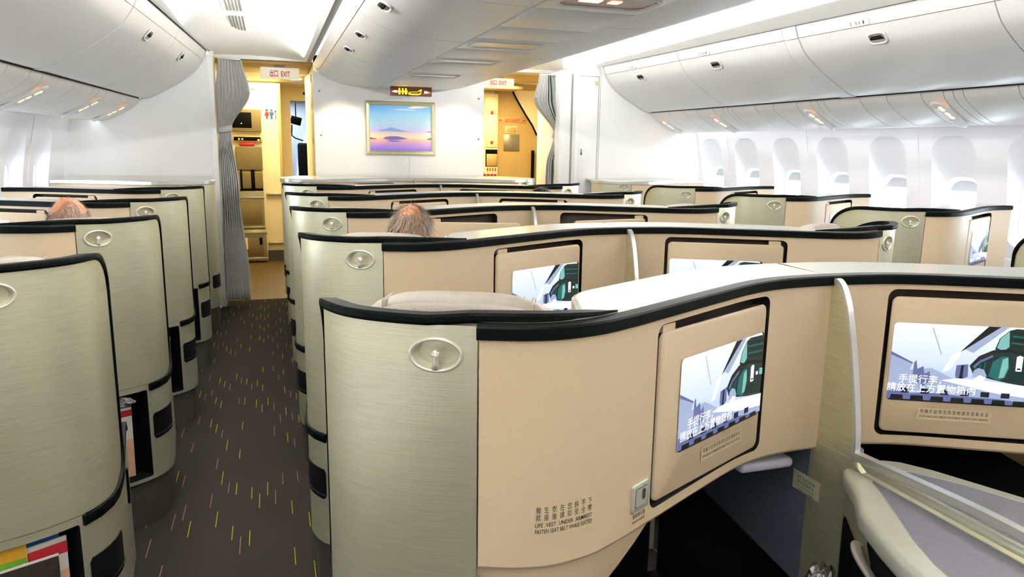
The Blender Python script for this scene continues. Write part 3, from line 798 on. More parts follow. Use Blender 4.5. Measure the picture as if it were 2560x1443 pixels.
# outboard stowage bins ------------------------------------------------
def latch(parent, P, u, v, n, w, h):
    """oval pull latch with a dark pocket; P centre, u/v axes, n towards the cabin"""
    b = MB()
    ring = lambda a, c, o: [P + u * (w / 2 * a * x) + v * (h / 2 * c * y) + n * o for x, y in rrect(-1, 1, -1, 1, .55, 6)]
    b.loft([ring(1, 1, -.001), ring(1, 1, .005), ring(.93, .9, .007), ring(.82, .74, .004), ring(.8, .72, -.004)], 0, True)
    o = b.build('latch', ['binwhite'], parent)
    d = MB(); d.loft([ring(.81, .73, .0045), ring(.78, .7, .001)], 0, False); d.poly(ring(.79, .71, .0022), 0)
    d.build('latch_pocket', 'seam', o)
    p = MB(); q = lambda a, c, k: P + u * (w / 2 * a) + v * (h / 2 * c) + n * k
    p.loft([[q(-.74, -.12, .003), q(.74, -.12, .003), q(.74, -.12, .006), q(-.74, -.12, .006)], [q(-.70, .12, .006), q(.70, .12, .006), q(.70, .12, .010), q(-.70, .12, .010)], [q(-.55, .5, .004), q(.55, .5, .004), q(.55, .5, .006), q(-.55, .5, .006)]], 0, False, True, True, True)
    p.build('latch_paddle', 'dark', o)
    return o
def outboard_bin(sd, y0, y1, hy, num, label, group):
    r = empty('overhead_bin', (0, 0, 0), 0, label, 'overhead bin', group)
    g = .004
    b = MB(); n = len(BIN) - 1
    a0, a1 = y0 + g, y1 - g
    b.grid(lambda u, v: secpt(CB, v, a0 + (a1 - a0) * u, sd), 6, 24, 0, True)
    for yy in (a0, a1): b.grid(lambda u, v: secpt(CB, u, yy, sd, -.03 * v), 24, 1, 0, False)
    b.grid(lambda u, v: secpt(CB, 1, a0 + (a1 - a0) * u, sd, -.04 * v), 6, 1, 0, False)
    b.build('door', 'binwhite', r)
    b = MB(); b.grid(lambda u, v: secpt(CH, v, a0 + (a1 - a0) * u, sd), 6, 6, 0, True)
    for yy in (a0, a1): b.grid(lambda u, v: secpt(CH, u, yy, sd, -.03 * v), 6, 1, 0, False)
    b.build('header_rail', 'binwhite', r)
    b = MB()                                     # body behind the door
    back = [(1.90, 2.32), (1.93, 2.225), (1.99, 2.14), (2.11, 2.04), (2.26, 1.955), (2.44, 1.885), (2.95, 1.95), (2.9, 2.1), (2.5, 2.34)]
    b.loft([[(X(x + .018, y, sd), y, z + .012) for x, z in back] for y in (y0, (y0 + y1) / 2, y1)], 0, False, True, True, True)
    b.build('body', 'seam', r)
    if hy is not None:
        P = secpt(CB, .13, hy, sd); P2 = secpt(CB, .17, hy, sd); v = (P - P2).normalized(); u = Vector((0, -1, 0))
        nn = u.cross(v); nn = nn if nn.x * sd < 0 else -nn
        latch(r, secpt(CB, .135, hy, sd, .001), u, v, nn, .135, .075)
    if num:
        b = MB(); t0 = secpt(CH, .72, hy + .10, sd, .001)
        v = (secpt(CH, .5, hy, sd) - secpt(CH, .95, hy, sd)).normalized(); u = Vector((0, -1, 0)) if sd > 0 else Vector((0, 1, 0)); nn = u.cross(v); nn = nn if nn.x * sd < 0 else -nn
        q = lambda a, c, o=.0005: t0 + u * a + v * c + nn * o
        b.poly([q(x, y, .0004) for x, y in rrect(-.085, .085, -.018, .018, .004)], 1)
        b.text(num, .024, lambda a, c: q(a - .055, c, .0012), 0)
        for i, (x, w) in enumerate(((-.012, .012), (.012, .012), (.045, .010))):
            b.poly([q(x + a, c, .0012) for a, c in ((-w / 2, -.011), (w / 2, -.011), (w / 2, .004), (w / 4, .010), (-w / 4, .010), (-w / 2, .004))], 0 if i == 2 else 2)
        b.build('row_placard', ['black', 'white', 'seam'], r)
    return r
outboard_bin(1, 5.60, 6.92, 6.30, '1', 'white curved overhead bin numbered 1 beside the closet wall, window side', 'window-side overhead bins beyond the centre')
outboard_bin(1, 4.335, 5.60, 5.15, '2', 'white curved overhead bin numbered 2, between bins 1 and 3', 'window-side overhead bins beyond the centre')
outboard_bin(1, 2.86, 4.20, 3.60, '3', 'large white overhead bin numbered 3 above the windows with a wide latch', 'window-side overhead bins beyond the centre')
outboard_bin(1, YB + .1, 2.86, None, None, 'white overhead bin only just entering the frame past bin 3', 'window-side overhead bins beyond the centre')
outboard_bin(-1, 5.93, 7.25, 6.42, None, 'white overhead bin touching the partition by the tied curtain, small latch', 'overhead bins on the open-aisle side')
outboard_bin(-1, 4.76, 5.93, 5.25, None, 'white overhead bin with a tilted latch, second from the curtain partition', 'overhead bins on the open-aisle side')
outboard_bin(-1, 2.6, 4.66, None, None, 'white overhead bin cut by the frame edge, third from the curtain partition', 'overhead bins on the open-aisle side')
for sd, y0, y1 in ((1, 4.20, 4.335), (-1, 4.66, 4.76), (1, 6.92, 6.95), (-1, 7.25, 7.30)):
    b = MB()
    for cv in (CB, CH): b.grid(lambda u, v: secpt(cv, v, y0 + .004 + (y1 - y0 - .008) * u, sd, .004), 1, 20, 0, True)
    for yy in (y0 + .004, y1 - .004):
        for cv in (CB, CH): b.grid(lambda u, v: secpt(cv, u, yy, sd, .004 - .05 * v), 20, 1, 0, False)
    o = b.build('bin_spacer', 'binwhite')
    tag(o, {(1, 4.20): 'narrow white spacer between overhead bins 2 and 3', (-1, 4.66): 'narrow white spacer between two bins on the open-aisle side', (1, 6.92): 'thin white end strip of bin 1 against the closet wall', (-1, 7.25): 'thin white bin end strip against the curtain partition'}[(sd, y0)], 'bin spacer', 'overhead bin spacers')

# passenger service panels ---------------------------------------------
def reading_unit(parent, cv, tc, y, sd):
    """oval pod with three lit amber lenses and two dark lamps, long axis down the slope"""
    P = secpt(cv, tc, y, sd); a = secpt(cv, tc - .12, y, sd); c = secpt(cv, tc + .12, y, sd)
    v = (c - a).normalized(); u = Vector((0, 1, 0)); n = v.cross(u); n = n if n.z < 0 else -n
    L, Wd = .155, .047
    ring = lambda k, o: [P + v * (L * k * x) + u * (Wd * k * y2) + n * o for x, y2 in rrect(-1, 1, -1, 1, .5, 6)]
    ring = lambda k, o: [P + v * (x * k) + u * (y2 * k) + n * o for x, y2 in rrect(-L, L, -Wd, Wd, Wd * .98, 8)]
    b = MB(); b.loft([ring(1, -.002), ring(.98, .007), ring(.9, .012), ring(.7, .0135)], 0, True, True, False, True)
    o = b.build('reading_light_unit', 'binwhite', parent)
    sgn = -1
    for i, (x, w, h) in enumerate(((-.090, .024, .013), (-.030, .017, .013), (.012, .017, .013))):
        b = MB(); b.loft([[P + v * (x + q[0]) + u * (sgn * .018 + q[1]) + n * k for q in rrect(-w, w, -h, h, h * .95, 5)] for k in (.0105, .0150)], 0, False, True, False, True)
        b.build('sign_lens', 'amber', o)
    for x in (-.085, .06):
        b = MB(); b.ball(P + v * x + u * .020 + n * .012, (.016, .016, .006), 0, 14, 8); b.build('lamp', 'hook', o)
def service_panel(sd, y0, y1, ly, label, joints):
    r = empty('service_panel', (0, 0, 0), 0, label, 'service panel', 'reading light panels under the bins')
    js = [y0] + [y0 + (y1 - y0) * j for j in joints] + [y1]
    b = MB()
    for a, c in zip(js, js[1:]):
        a2, c2 = a + .0025, c - .0025
        b.grid(lambda u, v: secpt(CP, v, a2 + (c2 - a2) * u, sd), 2, 20, 0, True)
        for yy in (a2, c2): b.grid(lambda u, v: secpt(CP, u, yy, sd, -.012 * v), 20, 1, 0, False)
        b.grid(lambda u, v: secpt(CP, 1, a2 + (c2 - a2) * u, sd, -.03 * v), 2, 1, 0, False)
    b.build('panel', 'binwhite', r)
    b = MB(); b.grid(lambda u, v: secpt(CP, v, y0 + (y1 - y0) * u, sd, -.012), 4, 20, 0, True); b.build('backing', 'seam', r)
    if ly is not None: reading_unit(r, CP, .52, ly, sd)
JT = (.30, .36, .42, .56, .80)
side_l = lambda s: s
for ly, w in ((6.80, 'service panel with lit reading light nearest the closet wall, under bin 1'), (5.92, 'lit service panel under the joint of bins 1 and 2'), (4.73, 'lit service panel under bin 2 above the fourth window'), (3.63, 'lit service panel under bin 3 with the largest reading light pod')):
    nxt = {6.80: (6.33, 6.95), 5.92: (5.30, 6.33), 4.73: (4.20, 5.30), 3.63: (3.10, 4.20)}[ly]
    service_panel(1, nxt[0], nxt[1], ly, w, (.45,) if ly > 6.5 else JT)
service_panel(1, 1.9, 3.10, None, 'plain service panel at the frame edge under bin 3', JT)
service_panel(1, YB + .1, 1.9, None, 'plain service panel beyond the frame edge on the window side', (.3, .6))
for ly, a, c, w in ((6.93, 6.62, 7.3, 'lit service panel touching the curtain partition, smallest glowing lenses'), (6.15, 5.65, 6.62, 'lit service panel in the middle of the open-aisle side, second from the partition'), (5.02, 4.4, 5.65, 'lit service panel cut by the frame edge on the open-aisle side')):
    service_panel(-1, a, c, ly, w, (.45,) if ly > 6.5 else (.25, .4, .62, .86))
service_panel(-1, YB + .1, 4.4, None, 'plain service panel outside the frame on the open-aisle side', (.3, .6))
for sd in (1, -1):                              # dark gap between bin and panel
    b = MB(); ya = YF[sd]
    b.grid(lambda u, v: (X(2.461, YB + (ya - YB) * u, sd), YB + (ya - YB) * u, 1.879 + .04 * v), 20, 1, 0, False)
    b.grid(lambda u, v: (X(1.865 + .035 * v, YB + (ya - YB) * u, sd), YB + (ya - YB) * u, 2.3155), 20, 1, 0, False)
    struct(b.build('trim_%d' % (3 if sd > 0 else 4), 'groove'))
    b = MB()
    b.grid(lambda u, v: (X(2.80 + .02 * v, YB + (ya - YB) * u, sd), YB + (ya - YB) * u, 1.725), 20, 1, 0, False)
    tag(b.build('light_strip', 'led2'), 'thin sidewall light strip hidden behind the service panels, %s' % ('window wall by the closet' if sd > 0 else 'open-aisle side wall'), 'light')

# centre bins ------------------------------------------------------------
CEN = [(.845, 2.255), (.828, 2.232), (.809, 2.207), (.772, 2.175), (.731, 2.148), (.66, 2.118), (.573, 2.094), (.48, 2.079), (.385, 2.071), (.232, 2.069)]
CC = SEC(CEN); YC = 7.45
def cpt(t, y, sd, o=0.):
    x, z = CC.at(t * CC.L); nx, nz = CC.nrm(t * CC.L)
    if nz > 0: nx, nz = -nx, -nz
    return Vector((sd * (x + nx * o), y, z + nz * o))
def centre_bin(sd, y0, y1, hy, label):
    r = empty('overhead_bin', (0, 0, 0), 0, label, 'overhead bin', 'centre overhead bins'); g = .004; a0, a1 = y0 + g, y1 - g
    b = MB(); t0 = .115
    b.grid(lambda u, v: cpt(t0 + (1 - t0) * v, a0 + (a1 - a0) * u, sd), 4, 26, 0, True)
    for yy in (a0, a1): b.grid(lambda u, v: cpt(t0 + (1 - t0) * u, yy, sd, -.03 * v), 26, 1, 0, False)
    b.grid(lambda u, v: cpt(1, a0 + (a1 - a0) * u, sd, -.04 * v), 4, 1, 0, False)
    b.build('door', 'binwhite', r)
    b = MB(); b.grid(lambda u, v: cpt((t0 - .006) * v, a0 + (a1 - a0) * u, sd), 4, 4, 0, True)
    b.grid(lambda u, v: cpt(0, a0 + (a1 - a0) * u, sd) + Vector((-.02 * sd * v, 0, .015 * v)), 4, 1, 0, False); b.build('header_rail', 'binwhite', r)
    b = MB(); pts = [(.80, 2.262), (.79, 2.225), (.70, 2.16), (.55, 2.112), (.38, 2.09), (.245, 2.086), (.245, 2.3), (.78, 2.3)]
    b.loft([[(sd * x, y, z) for x, z in pts] for y in (y0, y1)], 0, False, True, True, True); b.build('body', 'seam', r)
    if hy is not None:
        P = cpt(.24, hy, sd, .001); v = (cpt(.2, hy, sd) - cpt(.28, hy, sd)).normalized(); u = Vector((0, -1, 0)); n = u.cross(v); n = n if n.z < 0 else -n
        latch(r, P, u, v, n, .13, .07)
for y0, y1, hy, w in ((6.40, 7.45, None, 'centre overhead bin without latch touching the picture wall'), (5.50, 6.40, None, 'centre overhead bin, second from the picture wall'), (4.94, 5.50, 5.24, 'short centre overhead bin with the smallest pull latch'),
                      (4.05, 4.94, 4.55, 'centre overhead bin with pull latch, above the tied curtain passage'), (2.95, 4.05, 3.6, 'centre overhead bin with the largest pull latch at the top edge'), (YB + .1, 2.95, None, 'centre overhead bin above the camera, mostly out of frame')):
    centre_bin(-1, y0, y1, hy, w + ', open-aisle side')
for y0, y1, w in ((5.9, 7.45, 'plain centre overhead bin next to the picture wall'), (4.6, 5.9, 'plain centre overhead bin between two others'), (3.3, 4.6, 'plain centre overhead bin above the middle seat rows'), (YB + .1, 3.3, 'plain centre overhead bin nearest the top frame edge')):
    centre_bin(1, y0, y1, None, w + ', window side by bin 3')
# strip between the centre bins
YJ = [YB + .1, 2.2, 2.95, 3.45, 3.85, 4.28, 4.75, 5.05, 5.75, 6.15, 6.8, 7.45]
units = {2: (2.62, 2.86, True), 4: (3.93, 4.18, False), 6: (4.80, 5.0, False), 8: (5.83, 6.06, False)}
for i, (a, c) in enumerate(zip(YJ, YJ[1:])):
    r = empty('service_panel', (0, 0, 0), 0, 'flat centre service panel, %s from the picture wall, between the centre bins' % ['first', 'second', 'third', 'fourth', 'fifth', 'sixth', 'seventh', 'eighth', 'ninth', 'tenth', 'eleventh'][len(YJ) - 2 - i], 'service panel', 'centre service panels')
    b = MB(); b.box(-.227, .227, a + .003, c - .003, 2.066, 2.082, 0, .003, 2); b.build('panel', 'binwhite', r)
    for k, (u0, u1, lit) in units.items():
        if a - .3 < u0 and u0 >= a and u1 <= c + .01:
            b = MB(); zz = 2.066
            ring = lambda e, o: [(x, y, zz + o) for x, y in rrect(-.20 + e, .20 - e, u0 + e, u1 - e, .05)]
            b.loft([ring(0, .001), ring(.004, -.006), ring(.014, -.007), ring(.02, -.002), ring(.021, .0)], 0, True); b.poly(ring(.02, -.001), 1)
            o = b.build('light_housing', ['binwhite', 'smoke' if lit else 'hook'], r)
            if lit:
                for x in (-.10, -.06, .02):
                    b = MB(); b.box(x - .022, x + .022, u0 + .08, u0 + .13, zz - .004, zz - .0015, 0, .001, 1); b.build('sign_lens', 'orangelamp', o)
# joint shadows: dark gaps along the strip
b = MB()
for s_ in (-1, 1): b.box(s_ * .2305 - .0045, s_ * .2305 + .0045, YB + .1, 7.45, 2.0745, 2.0765, 0)
struct(b.build('trim_5', 'groove'))

# aisle ceilings and coves ------------------------------------------------
for sd in (1, -1):
    b = MB(); ya = 7.5
    def cl(u, v):
        y = YB + (ya - YB) * u; x0 = .885; x1 = X(1.875, min(y, 7.3), 1) if sd > 0 else -X(1.875, min(y, 7.3), -1)
        x = x0 + (x1 - x0) * v; return (sd * x, y, 2.292 + .02 * v + .15 * math.sin(PI * v) * (1 if y < 6.8 else max(.1, (7.55 - y) / .75)))
    b.grid(cl, 20, 14, 0, True)
    struct(b.build('ceiling', 'ceil'))
    # cove lip with groove by the centre bin
    g = MB(); g.box(min(sd * .85, sd * .89), max(sd * .85, sd * .89), YB, 7.5, 2.285, 2.30, 0); struct(g.build('trim_%d' % (6 if sd > 0 else 7), 'seam'))
    # long slots
    if sd < 0:
        for (yy0, yy1, lab) in ((5.95, 6.75, 'slim ceiling air grille nearer the curtain header'), (4.4, 5.8, 'slim ceiling air grille cut by the top of the frame')):
            r = empty('ceiling_vent', (0, 0, 0), 0, lab, 'vent', 'ceiling air grilles over the open aisle')
            f = MB(); f.box(-1.53, -1.38, yy0, yy1, 2.428, 2.446, 0, .0015, 1); f.build('frame', 'ceil', r)
            for k in range(5):
                s = MB(); s.box(-1.505 + .023 * k, -1.495 + .023 * k, yy0 + .04, yy1 - .04, 2.4265, 2.432, 0); s.build('slot', 'seam', r)
# ------------------------------------------------------------------ forward partitions
# centre partition (picture wall) with the lavatory block behind it
b = MB(); prof = [(-.845, 0), (.83, 0), (.83, 2.19)] + [(-x if False else x, z + .01) for x, z in CEN[3:][::1]] + [(-x, z + .01) for x, z in CEN[3:][::-1]] + [(-.845, 2.21)]
b.prism([(x, YC, z) for x, z in prof], (0, .05, 0), 0)
struct(b.build('wall_centre', 'white'))
b = MB(); b.box(-.835, .82, YC + .05, 9.3, 0, 2.35, 0); struct(b.build('wall_lavatory', 'cream'))
b = MB()
for z0, z1 in ((1.25, 1.52), (1.56, 1.86), (1.90, 2.12)): b.box(-.853, -.835, 7.56, 7.72, z0, z1, 0, .004, 1)
b.box(-.85, -.835, 7.8, 7.83, .2, 2.2, 0); struct(b.build('trim_8', 'cream'))
b = MB()
for x, z in ((-.79, 2.02), (-.785, 1.61), (.775, 2.0), (.775, 1.60)):
    b.loft([[(x + .009 * math.cos(2 * PI * k / 14), YC - o, z + .009 * math.sin(2 * PI * k / 14)) for k in range(14)] for o in (0, .003)], 0, True, True, False, True)
b.box(.0615, .0635, YC - .0012, YC, 1.235, 1.43, 0); b.box(.0615, .0635, YC - .0012, YC, 1.98, 2.06, 0)
struct(b.build('trim_9', 'seam'))

# sunset picture ----------------------------------------------------------
def picture():
    r = empty('framed_picture', (0, YC, 1.44), 0, 'framed sunset lake picture hanging on the white centre partition', 'picture')
    x0, x1, z0, z1 = -.365, .325, -.012, .508
    b = MB(); w = .042
    for (a, c) in (((x0, z0), (x1, z0)), ((x1, z0), (x1, z1)), ((x1, z1), (x0, z1)), ((x0, z1), (x0, z0))):
        d = Vector((c[0] - a[0], 0, c[1] - a[1])).normalized(); n = Vector((-d.z, 0, d.x)); A = Vector((a[0], 0, a[1])); C = Vector((c[0], 0, c[1]))
        sec = lambda P, s: [P + (d * s + n) * t + Vector((0, -o, 0)) for t, o in ((0, 0), (0, .012), (.012, .022), (.030, .018), (.042, .010), (.042, 0))]
        b.loft([sec(A, 1), sec(C, -1)], 0, False, True)
    b.build('frame', 'goldframe', r)
    M = NT('sunset_print'); tc = M.n('ShaderNodeTexCoord'); sx = M.n('ShaderNodeSeparateXYZ'); M.l(tc, 'Object', sx, 0)
    no = M.n('ShaderNodeTexNoise', i_Scale=3., i_Detail=3.); mp = M.n('ShaderNodeMapping'); mp.inputs['Scale'].default_value = (1, 1, 5); M.l(tc, 'Object', mp, 0); M.l(mp, 0, no, 'Vector')
    v = M.math('ADD', M.math('MULTIPLY', (sx, 2), 2.2), M.math('MULTIPLY', M.math('SUBTRACT', (no, 0), .5), .12))
    rp = M.n('ShaderNodeValToRGB'); e = rp.color_ramp.elements
    cols = [(.0, '#6d6fd0'), (.10, '#8f78d6'), (.20, '#cf9ae0'), (.30, '#ffc0b0'), (.36, '#fff0c0'), (.42, '#ffe6da'), (.50, '#d8d2fa'), (.66, '#bfe8ff'), (.85, '#a6defd'), (1.0, '#6fb8f6')]
    while len(e) < len(cols): e.new(.5)
    for el, (p, c) in zip(e, cols): el.position = p; el.color = lin(c)
    M.l(v[0], 0, rp, 0)
    gx = M.n('ShaderNodeMapRange'); gx.inputs[1].default_value = -.3; gx.inputs[2].default_value = .15; M.l(sx, 0, gx, 0)
    rp2 = M.n('ShaderNodeMix', data_type='RGBA', blend_type='SOFT_LIGHT'); rp2.inputs[0].default_value = .25; M.l(rp, 0, rp2, 6); M.l(gx, 0, rp2, 7)
    M.l(rp2, 2, M.b, 'Base Color'); M.b.inputs['Roughness'].default_value = .35
    b = MB(); b.add([(x0 + .03, -.006, z0 + .03), (x1 - .03, -.006, z0 + .03), (x1 - .03, -.006, z1 - .03), (x0 + .03, -.006, z1 - .03)], [[0, 1, 2, 3]], 0)
    k = [0]
    def P(pts, m):
        k[0] += 1; b.poly([(x, -.0065 - .0003 * k[0], z) for x, z in pts], m)
    P([(-.26, .222), (-.20, .236), (-.16, .243), (-.13, .255), (-.11, .258), (-.08, .248), (-.04, .240), (.03, .222), (.08, .215)], 1)
    P([(.22, .215), (.27, .228), (.294, .236), (.294, .212)], 1)
    P([(-.20, .148), (-.17, .165), (-.12, .172), (-.05, .172), (0, .162), (.05, .146), (-.02, .142), (-.12, .132)], 2)
    P([(-.334, .162), (-.30, .152), (-.25, .146), (-.27, .142), (-.334, .142)], 3)
    P([(.294, .165), (.26, .155), (.23, .146), (.294, .143)], 3)
    P([(-.18, .126), (-.06, .132), (0, .124), (-.10, .116)], 4)
    P([(.04, .445), (.10, .465), (.20, .468), (.27, .462), (.18, .448), (.10, .440)], 5)
    P([(-.10, .428), (-.02, .436), (.10, .430), (.14, .420), (.04, .424)], 5)
    P([(-.245, .120), (-.245, .143), (-.242, .143), (-.242, .120)], 5)
    b.build('print', [M.m, mat('hill_blue', '#8fa8dc', .4), mat('hill_violet', '#7d62b4', .4), mat('shore_brown', '#6d4a5c', .4), mat('water_violet', '#7b74c8', .4), mat('cloud_white', '#f4fbff', .4)], r)
picture()
# lavatory sign under the centre bins
r = empty('lavatory_sign', (.035, 7.17, 2.068), 0, 'amber lit lavatory sign box hanging above the framed picture', 'sign')
b = MB(); b.box(-.195, .195, -.03, .03, -.085, 0, 0, .004, 2); b.build('housing', 'smoke', r)
b = MB()
q = lambda x, z, o=-.0312: (x, o, z)
def fig(cx, w):
    b.poly([q(cx + .008 * math.cos(2 * PI * k / 12), -.024 + .008 * math.sin(2 * PI * k / 12)) for k in range(12)], 0)
    b.poly([q(cx - w, -.042), q(cx - w * .55, -.034), q(cx + w * .55, -.034), q(cx + w, -.042), q(cx + w * .8, -.058), q(cx + w * .3, -.074), q(cx - w * .3, -.074), q(cx - w * .8, -.058)], 0)
for cx, w in ((-.115, .015), (-.083, .010), (-.053, .015)): fig(cx, w)
out = [(-.035, -.066), (-.02, -.050), (.01, -.047), (.055, -.046), (.075, -.030), (.092, -.022), (.098, -.024), (.090, -.050), (.086, -.068), (.06, -.075), (-.02, -.074)]
inn = [(x * .86 + .006, -.0525 + (z + .0525) * .52) for x, z in out]
b.loft([[q(x, z) for x, z in out], [q(x, z) for x, z in inn]], 0, False)
b.build('pictogram', 'yellowlamp', r)
b = MB()
for sx, cx in ((1, -.16), (-1, .145)):
    b.poly([q(cx - sx * .028, -.050), q(cx + sx * 0, -.038), q(cx + sx * .022, -.036), q(cx + sx * .026, -.048), q(cx + sx * .022, -.058), q(cx, -.056)], 0)
b.build('direction_lamp', 'orangelamp', r)

# forward partition on the open-aisle side, with its closet edge
def section_wall(name, sd, y, inner, z_top):
    pts = [(inner, 0), (X(2.95, y, 1) if sd > 0 else X(2.95, y, 1), 0)]
    prof = [(X(x + .06, y, sd), z) for x, z in [(2.93, 0), (3.02, .45), (3.09, .8), (3.10, 1.05), (3.085, 1.25), (3.05, 1.45), (3.0, 1.70)]]
    prof += [(X(x, y, sd), z + .005) for x, z in PSU[::-1]] + [(X(x, y, sd), z + .004) for x, z in BIN[::-1]] + [(sd * inner, z_top), (sd * inner, 0)]
    return prof
b = MB(); yl = 7.30
b.prism([(x, yl, z) for x, z in section_wall('l', -1, yl, 1.752, 2.285)], (0, .04, 0), 0)
struct(b.build('wall_left_partition', 'white'))
b = MB(); b.box(-2.3, -1.712, 7.34, 7.80, 0, 2.31, 0, .003, 1); struct(b.build('wall_left_closet', 'white'))
b = MB(); b.box(-1.7125, -1.7095, 7.37, 7.74, .16, .52, 0, .001, 1); b.box(-1.7125, -1.7095, 7.37, 7.74, .56, .80, 0, .001, 1)
tag(b.build('vent_grille', 'plinth'), 'dark grey vent grille low on the partition edge behind the tied curtain', 'vent')
b = MB(); b.box(-1.712, -1.706, 7.40, 7.42, .85, 2.3, 0); b.box(-1.712, -1.704, 7.50, 7.515, 0.02, 2.3, 0); b.box(-1.7125, -1.706, 7.36, 7.76, .80, .84, 0); struct(b.build('trim_10', 'cream'))
# closet and partition on the far-aisle side
b = MB(); yr = 6.95
b.prism([(x, yr, z) for x, z in section_wall('r', 1, yr, 1.895, 2.30)], (0, .04, 0), 0)
struct(b.build('wall_right_partition', 'white'))
cl = empty('closet', (0, 0, 0), 0, 'tall cream closet with a narrow door beside the tied far-aisle curtain', 'closet')
b = MB(); b.box(1.635, 1.893, 6.955, 7.7, 0, 2.32, 0, .003, 1); b.build('body', 'white', cl)
b = MB(); b.box(1.672, 1.868, 6.945, 6.957, .12, 2.215, 0, .003, 2); d = b.build('door', 'white', cl)
b = MB(); b.box(1.672, 1.868, 6.9445, 6.9545, 2.2165, 2.221, 0); b.box(1.8685, 1.8715, 6.9445, 6.955, .12, 2.22, 0); b.build('door_gap', 'seam', cl)
b = MB(); b.box(1.690, 1.708, 6.940, 6.948, 1.455, 1.515, 0, .003, 2); h = b.build('latch', 'seam', d)
b = MB(); b.box(1.694, 1.704, 6.9385, 6.941, 1.46, 1.48, 0, .001, 1); b.build('latch_button', 'dark', h)
b = MB(); b.box(1.828, 1.862, 6.9435, 6.946, 2.12, 2.19, 1); b.text('*S2', .030, lambda u, v: (1.845 + u, 6.9431, 2.155 + v), 0); b.build('number_plate', ['black', 'cream'], d)
b = MB(); b.box(1.50, 1.632, 7.05, 7.7, 0, 2.27, 0, .004, 1); b.box(1.600, 1.618, 7.045, 7.06, .1, 2.2, 0, .002, 1); struct(b.build('wall_closet_jamb', 'white'))
b = MB(); b.box(1.625, 1.634, 7.035, 7.06, 0, 2.24, 0); struct(b.build('trim_11', 'seam'))
# fillers above the partitions up to the crown
b = MB(); b.box(-3.1, -1.70, 7.32, 7.36, 2.28, 2.9, 0); b.box(1.5, 3.1, 6.97, 7.0, 2.29, 2.9, 0); b.box(-1.75, 1.7, 7.5, 7.53, 2.285, 2.9, 0); struct(b.build('wall_header', 'white'))

# ------------------------------------------------------------------ curtains
def curtain(name, top, mid, tie, foot, y0, label, stripes, sx, ztop):
    """gathered cloth: each stage is (x0, x1, z); tied by a band"""
    st = [top, mid, tie, foot[0], foot[1]]
    zs = [s[2] for s in st]
    def edge(z, k):
        for a, c in zip(st, st[1:]):
            if z >= c[2] - 1e-6:
                f = (a[2] - z) / (a[2] - c[2]); f = f * f * (3 - 2 * f); return a[k] + (c[k] - a[k]) * f
        return st[-1][k]
    r = empty(name, (0, 0, 0), 0, label, 'curtain')
    nf = 9; b = MB(); NU, NV = 108, 60; z1, z0 = zs[0], zs[-1]
    def fn(u, v):
        z = z1 + (z0 - z1) * v
        x0, x1 = edge(z, 0), edge(z, 1); w = x1 - x0
        amp = .035 * min(1, max(.35, w / .26)) * (1 - .75 * math.exp(-((z - tie[2]) / .06) ** 2))
        ph = 2 * PI * nf * u + .5 * math.sin(3 * z + 5 * u)
        return (x0 + w * u + .012 * math.cos(ph) * math.sin(4 * z), y0 + amp * math.sin(ph) + .02 * math.sin(2.2 * z + 3 * u), z)
    vs = [fn(i / NU, j / NV) for i in range(NU + 1) for j in range(NV + 1)]
    for i in range(NU):
        u = i / NU; m = 0
        if stripes[0] < u < stripes[1]:
            q = (u - stripes[0]) / (stripes[1] - stripes[0]) * stripes[2]; m = 1 if (q % 1) < .5 else 2
        b.add([vs[i * (NV + 1) + j] for j in range(NV + 1)] + [vs[(i + 1) * (NV + 1) + j] for j in range(NV + 1)], [[j, NV + 1 + j, NV + 2 + j, j + 1] for j in range(NV)], m, True)
    o = b.build('cloth', ['curtain', 'stripe', 'stripew'], r)
    md = o.modifiers.new('thick', 'SOLIDIFY'); md.thickness = .004
    bt = MB(); c0, c1 = tie[0], tie[1]; cx = (c0 + c1) / 2; rx = (c1 - c0) / 2 + .012
    bt.loft([[(cx + (rx + e) * math.cos(2 * PI * k / 24), y0 + (.045 + e) * math.sin(2 * PI * k / 24), tie[2] + dz + .012 * math.cos(2 * PI * k / 24)) for k in range(24)] for dz, e in ((-.025, 0), (-.02, .004), (.02, .004), (.025, 0))], 0, True)
    bt.build('tie_band', 'curtain', r)
    t = MB(); t.box(st[0][0] + .0, st[0][1], y0 - .03, y0 + .03, ztop - .004, ztop + .012, 0, .003, 1); t.build('curtain_rail', 'alu', r)
    bu = MB(); bu.ball((mid[0] + .006 if sx < 0 else mid[1] - .006, y0 - .045, mid[2] + .02), .009, 0, 12, 8); bu.build('button', 'alu', r)
curtain('tied_curtain', (-1.67, -1.475, 2.262), (-1.70, -1.425, 1.98), (-1.695, -1.595, 1.645), [(-1.715, -1.545, 1.1), (-1.745, -1.50, .05)], 7.40, 'grey pleated curtain tied back beside the open aisle, falling to the floor', (2, 3, 1), 1, 2.262)
curtain('tied_curtain', (1.335, 1.535, 2.236), (1.28, 1.60, 2.0), (1.50, 1.59, 1.66), [(1.435, 1.60, 1.35), (1.45, 1.61, .05)], 7.2, 'grey curtain with dark green pinstripes tied back beside the closet', (.30, .62, 6), -1, 2.236)

